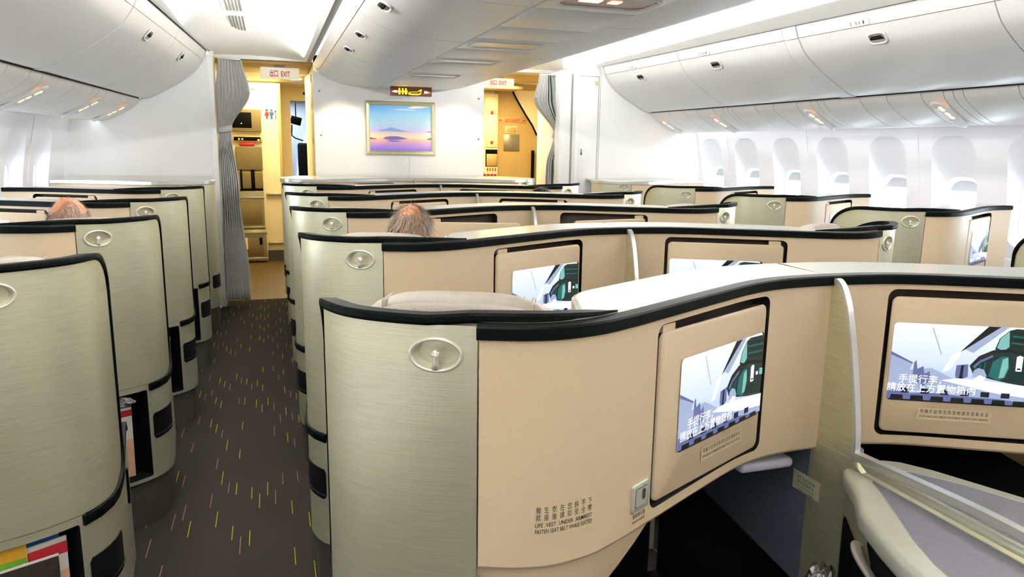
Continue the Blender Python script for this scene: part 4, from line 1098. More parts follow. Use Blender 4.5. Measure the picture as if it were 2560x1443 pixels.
# ------------------------------------------------------------------ forward vestibule seen past the curtains
b = MB(); b.box(-3.0, 3.0, 7.53, 13.2, 2.30, 2.34, 0); struct(b.build('ceiling', 'cream'))
b = MB(); b.box(-1.75, -.84, 7.60, 8.6, 2.262, 2.305, 0, .004, 1); b.box(.82, 1.9, 7.53, 8.4, 2.262, 2.305, 0, .004, 1); struct(b.build('ceiling', 'tan'))
def exit_sign(x0, x1, z0, z1, y, label):
    r = empty('exit_sign', ((x0 + x1) / 2, y, z0), 0, label, 'sign', 'ceiling exit signs'); w = (x1 - x0) / 2; h = z1 - z0
    b = MB(); b.box(-w, w, -.02, .02, 0, h, 0, .012, 3); b.build('housing', 'signwhite', r)
    b = MB(); b.text('#出口  EXIT', h * .46, lambda u, v: (u, -.0212, h * .45 + v), 0, w * 1.02); b.build('lettering', 'red', r)
    b = MB(); b.box(-.05, .05, -.03, .03, h, h + .02, 0, .003, 1); b.build('mount', 'seam', r)
exit_sign(-1.315, -.955, 2.135, 2.243, 7.72, 'white ceiling sign reading EXIT in red between the tied curtain and picture wall')
exit_sign(.862, 1.215, 2.142, 2.23, 7.66, 'white ceiling sign reading EXIT in red between picture wall and striped curtain')
# cream galley wall with attendant seat
YG = 10.2
b = MB(); b.box(-2.6, -1.125, YG, YG + 1.1, 0, 2.30, 0, .02, 3); struct(b.build('wall_galley', 'cream'))
b = MB(); b.box(-1.335, -1.118, YG - .012, YG, 0, .145, 0); struct(b.build('baseboard_galley', 'plinth'))
b = MB(); b.box(-1.135, -1.10, YG - .02, YG + .04, 0, 2.3, 0, .01, 2); struct(b.build('trim_12', 'tan'))
js = empty('jump_seat', (-1.37, YG, 0), 0, 'folded khaki attendant jump seat on the cream wall behind the tied curtain', 'jump seat')
b = MB(); b.box(-.30, .015, -.10, 0, 1.19, 1.49, 0, .012, 3); b.build('seat_back', 'jump', js)
b = MB(); b.box(-.27, .01, -.12, 0, .955, 1.175, 0, .02, 3); b.build('folded_seat', 'jump', js)
b = MB(); b.box(-.13, -.085, -.128, -.10, .95, 1.20, 0, .003, 1); b.box(-.26, -.235, -.126, -.10, .95, 1.2, 0, .003, 1); b.build('harness_strap', 'dark', js)
b = MB(); b.box(-.27, .01, -.10, 0, .93, .955, 0); b.build('hinge_gap', 'dark', js)
def unit(name, x0, x1, z0, z1, d, m, label, cat, parts):
    r = empty(name, ((x0 + x1) / 2, YG, z0), 0, label, cat); w = (x1 - x0) / 2
    b = MB(); b.box(-w, w, -d, 0, 0, z1 - z0, 0, .008, 2); b.build('body', m, r); parts(r, w, z1 - z0, d)
def p_mon(r, w, h, d):
    b = MB(); b.box(-w * .95, w - .115, -d - .004, -d + .004, .045, h - .04, 0, .003, 1); b.build('screen', 'dark', r)
    b = MB(); b.ball((-.06, -d - .005, .10), .006, 0, 10, 6); b.build('indicator', 'led2', r)
unit('wall_console', -1.70, -1.348, 1.672, 1.948, .08, 'jump', 'khaki wall panel with a black screen beside the curtain', 'control panel', p_mon)
def p_bar(r, w, h, d):
    b = MB(); b.box(-w + .015, w - .02, -d - .003, -d + .003, .012, h - .012, 0, .002, 1); o = b.build('display_strip', 'dark', r)
    for x in (-.11, -.07): 
        c = MB(); c.box(x, x + .018, -d - .005, -d - .002, .025, .042, 0); c.build('indicator', emis('ledgreen', '#a8ff30', 2.5), o)
    c = MB(); c.box(.12, .145, -d - .005, -d - .002, .015, .035, 0); c.build('indicator', 'white', o)
unit('handset_cradle', -1.70, -1.345, 1.545, 1.618, .06, 'tan', 'narrow control strip with green lights under the wall screen', 'control strip', p_bar)
b = MB(); b.box(-1.62, -1.44, YG - .09, YG, 1.495, 1.535, 0, .006, 2); tag(b.build('red_pouch', 'pred'), 'dark red pouch under the strip with green lights', 'pouch')
def p_cart(r, w, h, d):
    for z in (.02, h - .10):
        b = MB(); b.box(-w, w + .008, -d - .018, -d, z, z + .022, 0, .004, 2); b.build('rail', 'steel', r)
    b = MB(); b.box(-w + .02, w - .02, -d - .004, -d + .004, .06, h - .13, 0, .004, 1); b.build('door', 'jump', r)
unit('stowage_box', -1.68, -1.36, .43, .93, .10, 'steel', 'tall metal stowage box with two rails below the jump seat', 'stowage box', p_cart)
def p_cart2(r, w, h, d):
    b = MB(); b.box(-w, w + .01, -d - .02, -d, h - .06, h - .02, 0, .004, 2); b.build('rail', 'steel', r)
    b = MB(); b.box(-w + .02, w - .03, -d - .004, -d + .004, .04, h - .08, 0, .004, 1); o = b.build('door', 'jump', r)
    b = MB(); b.box(w - .085, w - .05, -d - .012, -d, h - .19, h - .10, 0, .003, 1); b.build('latch', 'dark', o)
    b = MB(); b.box(-w + .05, -w + .12, -d - .006, -d, .14, h - .10, 0); b.build('sticker', 'cream', o)
    b = MB(); b.box(-w, w + .01, -d - .015, -d, .0, .03, 0, .004, 2); b.build('rail', 'steel', r)
unit('stowage_box', -1.70, -1.35, .04, .43, .12, 'steel', 'lowest metal stowage box with a black latch standing on the vestibule floor', 'stowage box', p_cart2)
for z, w in ((.862, 'upper wall rail on the cream wall by the exit passage'), (.225, 'lower wall rail near the floor by the exit passage')):
    b = MB(); b.box(-1.325, -1.105, YG - .05, YG - .005, z, z + .035, 0, .008, 2); tag(b.build('bumper_rail', 'steel'), w, 'rail')
b = MB()
def person_icon(b, cx, m, skirt):
    b.poly([(cx + .016 * math.cos(2 * PI * k / 14), YG - .003, 1.945 + .016 * math.sin(2 * PI * k / 14)) for k in range(14)], m)
    w = .026
    if skirt: b.poly([(cx - .018, YG - .003, 1.925), (cx + .018, YG - .003, 1.925), (cx + .03, YG - .003, 1.875), (cx + .012, YG - .003, 1.875), (cx + .01, YG - .003, 1.835), (cx - .01, YG - .003, 1.835), (cx - .012, YG - .003, 1.875), (cx - .03, YG - .003, 1.875)], m)
    else: b.poly([(cx - w, YG - .003, 1.925), (cx + w, YG - .003, 1.925), (cx + w, YG - .003, 1.885), (cx + .014, YG - .003, 1.885), (cx + .013, YG - .003, 1.835), (cx - .013, YG - .003, 1.835), (cx - .014, YG - .003, 1.885), (cx - w, YG - .003, 1.885)], m)
person_icon(b, -1.275, 0, True); person_icon(b, -1.218, 1, False)
b.poly([(-1.172, YG - .003, 1.835), (-1.164, YG - .003, 1.835), (-1.164, YG - .003, 1.925), (-1.156, YG - .003, 1.925), (-1.168, YG - .003, 1.955), (-1.18, YG - .003, 1.925), (-1.172, YG - .003, 1.925)], 2)
tag(b.build('lavatory_pictogram', ['red', 'blue', 'black']), 'red woman, blue man and arrow pictogram on the cream wall', 'sign')
b = MB(); b.box(-1.48, -1.40, YG - .004, YG, 2.165, 2.235, 1); b.poly([(-1.465, YG - .005, 2.196), (-1.435, YG - .005, 2.196), (-1.435, YG - .005, 2.185), (-1.415, YG - .005, 2.2), (-1.435, YG - .005, 2.215), (-1.435, YG - .005, 2.204), (-1.465, YG - .005, 2.204)], 0)
tag(b.build('arrow_sign', ['red', 'cream']), 'small red arrow sign at the top of the cream wall', 'sign')
b = MB(); b.loft([[(-.93 + .07 * math.cos(2 * PI * k / 20), 9.6 + .07 * math.sin(2 * PI * k / 20), z) for k in range(20)] for z in (2.30, 2.29)], 0, True, True, False, True)
tag(b.build('ceiling_downlight', 'warmlamp'), 'round warm downlight in the vestibule ceiling near the doorway', 'light')
b = MB(); b.ball((-.80, 10.05, 2.16), (.03, .03, .022), 0, 14, 8); tag(b.build('dome_camera', 'dark'), 'small black dome by the top of the forward doorway', 'camera')
# doorway to the next cabin
YD = 10.9
b = MB(); b.box(-1.12, -.965, YD, YD + .06, 0, 2.3, 0); b.box(-.965, -.70, YD, YD + .06, 2.115, 2.3, 0); b.box(-.72, .8, YD, YD + .06, 0, 2.3, 0); struct(b.build('wall_doorway', 'cream'))
b = MB(); b.box(-1.7, -.3, 12.9, 12.95, 0, 2.4, 0); struct(b.build('wall_forward_cabin', mat('dim_blue_wall', '#8b9ab5', .6)))
b = MB(); b.add([(-.86, 12.88, .8), (-.55, 12.88, .8), (-.55, 12.88, 1.72), (-.66, 12.88, 1.72), (-.80, 12.88, 1.40)], [[0, 1, 2, 3, 4]], 0)
struct(b.build('window_90', emis('daywin', '#e8f2ff', 3.)))
fs = empty('forward_seat', (-.74, 12.3, 0), 0, 'black seat back in the next cabin seen through the doorway', 'seat')
b = MB(); b.box(-.10, .12, -.08, .08, .5, 1.55, 0, .04, 3); b.build('seat_back', 'dark', fs)
b = MB(); b.box(-.12, .14, -.5, .1, .0, .5, 0, .04, 3); b.build('seat_cushion', 'dark', fs)
sp = empty('ceiling_monitor', (-.86, 12.0, 1.82), 0, 'small dark monitor hanging in the next cabin beyond the doorway', 'monitor')
b = MB(); b.box(-.08, .08, -.03, .03, 0, .12, 0, .01, 2, Matrix.Rotation(.25, 3, 'Y')); b.build('case', 'dark', sp)
b = MB(); b.tube([(0, 0, .12), (0, 0, .6)], .008, 8); b.build('bracket', 'dark', sp)
b = MB(); b.tube([(-.06, 0, 0), (-.07, .0, -.16), (-.02, .03, -.20), (.1, .05, -.24)], .01, 8); b.build('cable', 'dark', sp)

# far-aisle vestibule: exit wall and galley
YE = 9.1
b = MB(); b.box(1.455, 2.6, YE, YE + .05, 0, 2.225, 0); struct(b.build('wall_exit', 'tan'))
b = MB(); b.box(.8, 2.9, YE - .02, YE + .03, 2.225, 2.30, 0); b.box(.8, 1.63, YE - .5, YE, 2.20, 2.235, 0, .004, 1); struct(b.build('trim_13', 'tan'))
b = MB(); D = [(1.655, 2.225), (1.70, 2.14), (1.77, 2.03), (1.85, 1.91), (1.93, 1.80), (1.99, 1.68)]
b.tube([(x, YE - .02, z) for x, z in D], .011, 8); struct(b.build('trim_14', 'dark'))
b = MB(); b.prism([(x, YE - .002, z) for x, z in D] + [(2.6, YE - .002, 1.6), (2.6, YE - .002, 2.225)], (0, -.012, 0), 0); struct(b.build('door_1', 'cream'))
r = empty('exit_placard', (1.665, YE, 1.855), 0, 'tan placard with red EXIT lettering between two arrows on the vestibule wall', 'sign')
b = MB(); b.box(-.19, .19, -.004, 0, -.035, .04, 0, .002, 1); b.build('plate', 'tan', r)
b = MB(); b.text('#出口 EXIT', .036, lambda u, v: (u, -.0046, .002 + v), 0, .19)
for s in (-1, 1):
    c = s * .155; b.poly([(c - s * .02, -.0046, .006), (c, -.0046, .006), (c, -.0046, .017), (c + s * .022, -.0046, .002), (c, -.0046, -.013), (c, -.0046, -.002), (c - s * .02, -.0046, -.002)], 0)
b.build('lettering', 'red', r)
b = MB(); b.box(1.575, 1.73, YE - .008, YE, 1.70, 1.785, 0, .002, 1); b.box(1.585, 1.72, YE - .010, YE - .006, 1.71, 1.775, 1, .001, 1)
tag(b.build('instruction_card', ['cream', 'tan']), 'small framed card under the red EXIT placard', 'card')
b = MB(); b.box(1.555, 1.765, YE - .006, YE, 1.475, 1.685, 0, .002, 1); tag(b.build('mirror_panel', 'steel'), 'square grey panel below the framed card on the tan wall', 'panel')
b = MB(); b.box(1.925, 1.955, YE - .05, YE, .8, 1.49, 0, .006, 2); tag(b.build('assist_handle', 'dark'), 'long black vertical handle beside the exit door edge', 'handle')
b = MB(); b.ball((1.472, YE - .004, 1.67), (.012, .008, .012), 0, 10, 6); tag(b.build('wall_stud', 'plinth'), 'tiny round stud on the tan wall edge', 'stud')
g = empty('galley_cabinet', (1.25, 9.0, 0), 0, 'tall cream galley cabinet with red latches behind the picture wall', 'galley')
b = MB(); b.box(.02, .20, 0, .7, 0, 2.17, 0, .004, 1); b.build('body', 'cream', g)
for z0, z1 in ((1.93, 2.13), (1.52, 1.915)):
    b = MB(); b.box(.03, .192, -.012, .0, z0, z1, 0, .003, 1); d = b.build('door', 'cream', g)
    c = MB(); c.box(.10, .13, -.024, -.012, z0 - .005 + (.05 if z0 < 1.6 else .0), z0 + .03 + (.05 if z0 < 1.6 else 0), 0, .003, 1); c.build('latch', 'pred', d)
b = MB(); b.box(.04, .195, -.006, .0, 1.285, 1.495, 1, .002, 1); b.box(.052, .19, -.009, -.004, 1.29, 1.44, 0, .002, 1); b.box(.05, .19, -.010, -.004, 1.455, 1.482, 1); b.build('niche', ['tan', 'dark'], g)
for k in range(4):
    c = MB(); c.box(.06 + .034 * k, .072 + .034 * k, -.02, 0, 1.235, 1.27, 0, .002, 1); c.build('latch', 'red', g)
for k in range(5):
    c = MB(); c.box(-.03 + .045 * k, .0 + .045 * k, -.03, 0, 1.165, 1.195, 0, .003, 1); c.build('latch', 'pred', g)
b = MB(); b.box(-.04, .03, -.01, .0, 1.15, 1.215, 0); b.build('counter_edge', 'tan', g)
b = MB(); b.box(.84, 1.9, 12.0, 12.05, 0, 2.3, 0); struct(b.build('wall_forward_galley', mat('pale_violet_wall', '#a9a7c4', .6)))
# ------------------------------------------------------------------ seat suites
ORD = ['first', 'second', 'third', 'fourth', 'fifth']
XC, XW = 1.18, 1.70
YCR = [1.15 + 1.1 * k for k in range(5)]         # centre rows, nearest first
YWR = [1.87 + 1.1 * k for k in range(4)]         # window-side rows, nearest first
LABC = ['large silver-shelled centre suite in the foreground with life vest label on beige panel',
        'open-aisle centre suite of the thinning-haired passenger, one row ahead of the foreground',
        'open-aisle centre suite with its monitor swung out, two rows ahead of the foreground suite',
        'centre suite on the open-aisle side, two rows from the front counter, monitor stowed',
        'centre suite on the open-aisle side directly behind the front counter']
LABR = ['nearest centre suite on the far-aisle side, monitor cut by the frame edge',
        'far-aisle centre suite with a taupe headrest showing, one row ahead of the foreground',
        'far-aisle centre suite with swung-out monitor, two rows ahead of the foreground',
        'centre suite on the far-aisle side with the black-haired passenger',
        'centre suite on the far-aisle side directly behind the front counter']
LABL = ['nearest open-aisle window-side suite, silver shell with magazines at the bottom frame edge',
        'window-side suite by the open aisle with a crumpled plastic bag in its pocket',
        'open-aisle window-side suite just ahead of the balding passenger, third from the camera',
        'window-side suite by the open aisle directly behind the curtain-side counter']
LABW = ['window-side suite on the far aisle, only a black rim sliver at the frame edge',
        'largest window-side suite on the far aisle, under bin 3',
        'window-side suite on the far aisle, second from the closet-side counter',
        'window-side suite on the far aisle, smallest, next to the closet-side counter']
cl_, cr_, wl_, wr_ = [], [], [], []
for k in range(5):
    cl_.append(make_suite('seat_suite', -XC, YCR[k], 1, LABC[k], 'seat suite', 'centre seat suites'))
    cr_.append(make_suite('seat_suite', XC, YCR[k], -1, LABR[k], 'seat suite', 'centre seat suites'))
for k in range(4):
    wl_.append(make_suite('seat_suite', -XW, YWR[k], -1, LABL[k], 'seat suite', 'window-side seat suites'))
    wr_.append(make_suite('seat_suite', XW, YWR[k], 1, LABW[k], 'seat suite', 'window-side seat suites'))
# the swung-out monitor of the third centre suite
for rt, mm, dg_ in ((cl_[2], 1, -44), (cr_[2], -1, 36)):
    mo = child(rt, 'monitor'); H = Vector(MP(.012, 0, -.004)); H.x *= mm
    mo.matrix_local = Matrix.Translation(H) @ Matrix.Rotation(math.radians(dg_), 4, 'Z') @ Matrix.Translation(-H)
# front counters
def counter(name, parent, pts_edge, back, z):
    b = MB(); top = [Vector((p.x, p.y, z)) for p in pts_edge] + [Vector((x, y, z)) for x, y in back]
    b.prism(top, (0, 0, -.016), 0); return b.build(name, 'brushtop', parent)
YFC, YFW = 6.65, 6.27
def edge_pts(X0, Y0, m, t0=None):
    return [Vector((X0 + m * K.at(T)[0], Y0 + K.at(T)[1], 0)) for T in [TE + (K.L - TE) * k / 40 for k in range(41)]]
fc = empty('front_counter', (0, 0, 0), 0, 'low silver counter with metal rim in front of the framed picture wall', 'counter')
for X0, m in ((-XC, 1), (XC, -1)):
    for nm, bb, mats, par in suite_parts(m, True):
        if nm in ('desk_panel', 'desk_trim', 'back_shell', 'coat_hook', 'monitor', 'lower_body', 'plinth', 'vent_panel'):
            o = bb.build(nm, mats, fc, m < 0, (X0, YFC, 0))
e = edge_pts(-XC, YFC, 1); e2 = edge_pts(XC, YFC, -1)
counter('counter_top', fc, e + e2[::-1][1:], [(1.12, 7.2), (1.02, 7.43), (-1.02, 7.43), (-1.12, 7.2)], ZD + .004)
b = MB(); ring = e + e2[::-1][1:]
Nn = []
for i in range(len(ring)):
    t = (ring[min(i + 1, len(ring) - 1)] - ring[max(i - 1, 0)]).normalized(); Nn.append(Vector((t.y, -t.x, 0)))
b.sweep([Vector((p.x, p.y, ZD - .012)) for p in ring], Nn, lambda i: [(.004, -.016), (.009, -.012), (.009, .012), (.004, .017), (-.03, .017), (-.03, -.016)], 0, False)
b.build('metal_rim', 'alu', fc)
b = MB(); b.box(-1.15, 1.15, 7.0, 7.43, 0, ZD - .03, 0); b.build('cabinet_body', 'brush', fc)
for X0, m, yb, lab in ((-XW, -1, 7.29, 'low silver counter against the partition by the tied curtain, window side'), (XW, 1, 6.94, 'low silver counter with coat hook against the closet-side partition')):
    r = empty('front_counter', (0, 0, 0), 0, lab, 'counter')
    for nm, bb, mats, par in suite_parts(m, True):
        if nm in ('desk_panel', 'desk_trim', 'back_shell', 'coat_hook', 'lower_body', 'plinth', 'vent_panel', 'monitor'):
            if nm == 'monitor': continue
            if nm == 'desk_panel':
                bb = MB(); bb.grid(lambda u, v: S(TB + (K.L - TB) * u, .19 + (ZD - .024 - .19) * v), 40, 4, 0, True)
            bb.build(nm, mats, r, m < 0, (X0, YFW, 0))
    e = edge_pts(X0, YFW, m)
    counter('counter_top', r, e, [(m * 2.86, yb), (m * (XW + .055), yb)], ZD + .004)
    Nn = []
    for i in range(len(e)):
        t = (e[min(i + 1, len(e) - 1)] - e[max(i - 1, 0)]).normalized(); Nn.append(Vector((t.y, -t.x, 0)) * (1 if m > 0 else -1))
    b = MB(); b.sweep([Vector((p.x, p.y, ZD - .012)) for p in e], Nn, lambda i: [(.004, -.016), (.009, -.012), (.009, .012), (.004, .017), (-.03, .017), (-.03, -.016)], 0, False)
    b.build('metal_rim', 'alu', r)

# ------------------------------------------------------------------ centre dividers
def divider(k, Y0, label, console=False):
    yb_ = -.95 if k == 0 else -.02
    r = empty('centre_divider', (.02, Y0, 0), 0, label, 'divider', 'brushed fins between centre monitors')
    EDGE = [(.290, 1.198), (.276, 1.210), (.262, 1.208), (.246, 1.192), (.228, 1.155), (.211, 1.10), (.196, 1.04), (.180, .965), (.165, .88), (.160, .835), (.160, .80)]
    E = catmull(EDGE, 5); b = MB()
    b.prism([(-.006, y, z) for y, z in E] + [(-.006, .30, .80)], (.012, 0, 0), 0)
    b.build('fin_plate', 'brushfin', r)
    b = MB(); P = [Vector((0, y, z)) for y, z in E]; N = []
    b.sweep(P, [Vector((1, 0, 0))] * len(P), lambda i: [(-.0075, -.005), (.0075, -.005), (.0085, .0), (.0075, .006), (-.0075, .006), (-.0085, 0)], 0, False)
    b.build('edge_trim', 'alu', r)
    b = MB(); b.prism([(-.008, y, z) for y, z in ((.165, .80), (.30, .80), (.30, .06), (.15, .06), (yb_, .06), (yb_, .78), (.13, .78))], (.016, 0, 0), 0)
    b.build('low_panel', 'brushfin', r)
    b = MB(); b.prism([(-.005, y, z) for y, z in ((.272, .80), (.98, .80), (.98, .47), (.272, .385))], (.010, 0, 0), 0)
    if k < 5: b.build('footwell_panel', 'blue_lit', r)  # forward part of the divider, its blue light put into the colour
    b = MB(); b.grid(lambda u, v: (-.0098, .352 - .098 * u, .646 + .052 * v), 1, 1, 1, False)
    q = lambda u, v: (-.0102, .303 - u, .670 + v)
    b.text('滑 行、起 飛 及 降 落 時', .0075, lambda u, v: q(u, v + .012), 0, .066); b.text('請 勿 放 置 物 品', .0075, lambda u, v: q(u, v), 0, .060)
    b.text('NO STOWAGE DURING TAXI', .0055, lambda u, v: q(u, v - .011), 0, .066); b.text('TAKEOFF AND LANDING', .0055, lambda u, v: q(u, v - .020), 0, .060)
    if k == 0: b.build('notice_label', ['black', 'labelgrey'], r)
    b = MB(); P = [Vector((0, .162 - (.95 if k == 0 else .15) * t, .806 + .018 * min(1, t * 3))) for t in [i / 14 for i in range(15)]]
    b.sweep(P, [Vector((1, 0, 0))] * 15, lambda i: [(-.010, -.014), (-.010, .003), (-.005, .007), (.005, .007), (.010, .003), (.010, -.014)], 0, False)
    b.build('rail', 'alu', r)
    return r
DV = ['brushed divider fin beside the foreground monitor, rail running to the armrest', 'brushed divider fin one row ahead of the foreground fin', 'brushed divider fin two rows ahead of the foreground fin, beside the swung-out monitor', 'thin divider fin two rows behind the front counter', 'smallest divider fin in the row behind the front counter']
for k in range(5): divider(k, YCR[k], DV[k])
r = divider(5, YFC, 'short divider fin on the front counter below the picture')

# console with two armrest tables by the foreground divider
cs = empty('centre_console', (.02, 0, 0), 0, 'grey double armrest console with woven inserts beside the foreground divider', 'console')
LT = [(-.018, 1.308), (-.045, 1.298), (-.060, 1.275), (-.10, 1.20), (-.166, 1.113), (-.205, 1.02), (-.231, .945), (-.25, .84), (-.255, .70), (-.255, .25), (-.018, .25)]
RT = [(.018, 1.320), (.085, 1.318), (.12, 1.295), (.16, 1.235), (.233, 1.071), (.265, .95), (.285, .8), (.285, .25), (.018, .25)]
LI = [(.004, 1.238), (-.014, 1.247), (-.030, 1.235), (-.056, 1.175), (-.095, 1.10), (-.150, .998), (-.185, .915), (-.205, .83), (-.21, .70), (-.21, .3), (-.03, .3)]
LI = [(min(x, -.028), y) for x, y in LI[1:]]
LI[0] = (-.03, 1.225); LI[1] = (-.036, 1.222)
RI = [(.075, 1.245), (.092, 1.235), (.15, 1.15), (.20, 1.045), (.235, .93), (.25, .8), (.25, .3), (.035, .3), (.035, 1.10), (.06, 1.225)]
for nm, T, I in (('armrest_table', LT, LI), ('armrest_table', RT, RI)):
    b = MB(); b.prism([(x, y, .745) for x, y in T], (0, 0, .045), 0, True, .012); t = b.build(nm, 'tablegrey', cs)
    b = MB(); cx = sum(p[0] for p in I) / len(I); cy = sum(p[1] for p in I) / len(I)
    sc = lambda k, z: [(cx + (x - cx) * k, cy + (y - cy) * k, z) for x, y in I]
    b.loft([sc(1.0, .7902), sc(.995, .7915), sc(.975, .7908)], 0, False); b.build('insert_rim', 'alu', t)
    b = MB(); b.poly(sc(.985, .7912), 0); b.build('woven_insert', 'mesh', t)
b = MB(); b.prism([(x, y, .06) for x, y in ((-.012, 1.300), (-.030, 1.300), (-.041, 1.285), (-.223, .925), (-.235, .80), (-.238, .25), (-.012, .25))], (0, 0, .685), 0); b.build('console_side', 'brushfin', cs)
b = MB(); b.prism([(x * .86 + .004, y - .02, .06) for x, y in RT], (0, 0, .685), 0); b.build('console_side', 'brushfin', cs)
# dark storage opening and release lever on the near side
def side_pt(t, z, o):                           # along the left side of the console
    a, c = Vector((-.056, 1.255, 0)), Vector((-.223, .925, 0)); d = (c - a); n = Vector((d.y, -d.x, 0)).normalized()
    n = n if n.x < 0 else -n
    p = a + d * t + n * o; p.z = z; return p
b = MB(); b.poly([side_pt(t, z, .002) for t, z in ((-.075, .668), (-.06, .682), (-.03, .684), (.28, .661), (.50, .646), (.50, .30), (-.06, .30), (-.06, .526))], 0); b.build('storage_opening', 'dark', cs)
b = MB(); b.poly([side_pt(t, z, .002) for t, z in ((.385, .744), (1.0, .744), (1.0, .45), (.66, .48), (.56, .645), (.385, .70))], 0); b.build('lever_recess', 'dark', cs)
b = MB(); P = [side_pt(.33, .688, .004), side_pt(.335, .692, .016), side_pt(.38, .690, .022), side_pt(.47, .686, .024), side_pt(.62, .684, .022), side_pt(.80, .684, .016), side_pt(.98, .684, .008)]
b.tube(catmull([tuple(p) for p in P], 6), [.004 + .008 * math.sin(PI * min(1, .10 + i / 40)) for i in range(37)], 12, 0, True, True, .55); b.build('release_lever', 'alu', cs)

# ------------------------------------------------------------------ magazines and bags in the pockets
P0, P1 = TX(.058), TX(.262)
def pocket_frame(X0, Y0, m):
    def W(f, z, o):                              # f: 0 at the aisle end of the pocket, 1 at the other; o depth
        p = S(P0 + (P1 - P0) * f, z, o); return Vector((X0 + m * p.x, Y0 + p.y, z))
    return W
def sheet(name, fr, f0, f1, z0, z1, dep, lean, bands, label, cat, th=.005, slope=0., text=None, group='reading matter in the seat pockets'):
    """thin booklet standing in a pocket; bands = list of (v0, v1, material)"""
    A, B = fr(f0, 0, dep), fr(f1, 0, dep); d = (B - A); n = d.cross(Vector((0, 0, 1))).normalized(); n = n if n.y < 0 else -n
    mats = []; b = MB()
    Q = lambda u, v, o: A + d * u + Vector((0, 0, z0 + (z1 - z0) * v + slope * u * v)) + n * (o + lean * v)
    b.loft([[Q(0, 0, -th), Q(1, 0, -th), Q(1, 0, 0), Q(0, 0, 0)], [Q(0, 1, -th), Q(1, 1, -th), Q(1, 1, 0), Q(0, 1, 0)]], 0, False, True, True, True)
    mats.append('paper')
    for i, (v0, v1, mm) in enumerate(bands):
        mats.append(mm); b.poly([Q(.005, v0, .0006 + i * .0002), Q(.995, v0, .0006 + i * .0002), Q(.995, v1, .0006 + i * .0002), Q(.005, v1, .0006 + i * .0002)], len(mats) - 1)
    if text:
        mats.append(text[1]); rev = (B.x < A.x)
        b.text(text[0], text[2], lambda u, v: Q((.5 - u / d.length) if rev else (.5 + u / d.length), text[3] + v / (z1 - z0), .0016), len(mats) - 1, d.length * .8)
    o = b.build(name, mats); tag(o, label, cat, group); return o
FA, FB, FC_, FD = [pocket_frame(-XW, y, -1) for y in YWR]
F1 = pocket_frame(-XC, YCR[1], 1)
sheet('magazine', FA, .50, .97, .212, .553, -.030, .012, [(.02, .90, 'pgreen'), (.90, 1, 'pgold')], 'green magazine with gold band in the nearest pocket at the bottom frame edge', 'magazine')
sheet('safety_card', FA, .14, .62, .212, .557, -.050, .008, [(.3, .95, 'pblue')], 'blue safety card standing tallest in the nearest pocket', 'card', .003)
sheet('magazine', FA, .08, .60, .212, .533, -.040, .010, [(0, .72, 'ppeach'), (.72, .86, 'paper'), (.86, .96, 'pred')], 'white and peach magazine with red top band in the nearest pocket', 'magazine')
sheet('catalogue', FA, .22, .92, .212, .505, -.014, .008, [(.01, .985, 'pdark')], 'dark patterned catalogue at the front of the nearest pocket', 'catalogue')
sheet('safety_card', FB, .30, .80, .212, .520, -.052, .008, [(.5, .95, 'pblue')], 'blue-topped card in the pocket with the crumpled plastic bag', 'card', .003)
sheet('magazine', FB, .22, .72, .212, .500, -.040, .010, [(0, .55, 'ppeach'), (.55, .88, 'paper'), (.88, .97, 'pred')], 'red-banded peach magazine in the pocket with the crumpled plastic bag', 'magazine')
sheet('folder', FB, .50, .98, .212, .485, -.012, .008, [(.01, .97, 'dark')], 'black folder at the front of the pocket with the crumpled plastic bag', 'folder')
sheet('safety_card', FC_, .22, .75, .212, .520, -.050, .008, [(.5, .92, 'pblue')], 'blue and white card in the third pocket along the open aisle', 'card', .003)
sheet('magazine', FC_, .15, .70, .212, .498, -.040, .010, [(0, .84, 'ppeach'), (.84, .95, 'pred')], 'red-banded magazine in the third pocket along the open aisle', 'magazine')
sheet('magazine', FC_, .35, .75, .212, .440, -.016, .008, [(.55, .99, 'paper'), (0, .55, 'pgreen')], 'green booklet at the front of the third pocket along the open aisle', 'magazine')
sheet('magazine', FD, .15, .70, .212, .500, -.040, .010, [(0, .80, 'ppeach'), (.80, .95, 'pred')], 'small red-banded magazine in the fourth pocket along the open aisle', 'magazine')
sheet('magazine', F1, .02, .62, .212, .555, -.030, .012, [(.02, .86, 'pgreen'), (.86, 1, 'pyellow')], 'yellow-topped green magazine in the pocket behind the foreground shell', 'magazine')
sheet('magazine', F1, .10, .60, .212, .470, -.014, .010, [(.0, .6, 'ppeach'), (.6, .94, 'pred')], 'red and peach booklet in front of the yellow-topped magazine', 'magazine')
def plastic_bag(name, c, s, label, seed, n=22):
    rnd = random.Random(seed); b = MB()
    h = [[rnd.uniform(-1, 1) for _ in range(n + 1)] for _ in range(n + 1)]
    def fn(u, v):
        i, j = int(round(u * n)), int(round(v * n)); a = 2 * PI * u
        r0 = (.5 + .5 * math.sin(PI * v)) * (1 + .16 * h[i % n][j])
        return (c[0] + s[0] * math.cos(a) * r0 * (1 if v < .95 else .8), c[1] + s[1] * math.sin(a) * r0, c[2] + s[2] * (2 * v - 1) +   .08 * s[2] * h[i % n][(j + 3) % n])
    b.grid(fn, n, n, 0, False, cu=True)
    tag(b.build(name, 'film'), label, 'plastic bag')
w = FB(.42, .53, -.022); plastic_bag('plastic_bag', (w.x, w.y, .532), (.050, .022, .020), 'crumpled clear plastic wrapper on top of the second pocket', 3)
plastic_bag('plastic_bag', (-.145, 1.20, .545), (.045, .035, .075), 'crumpled clear plastic bag hanging beside the console storage opening', 5)

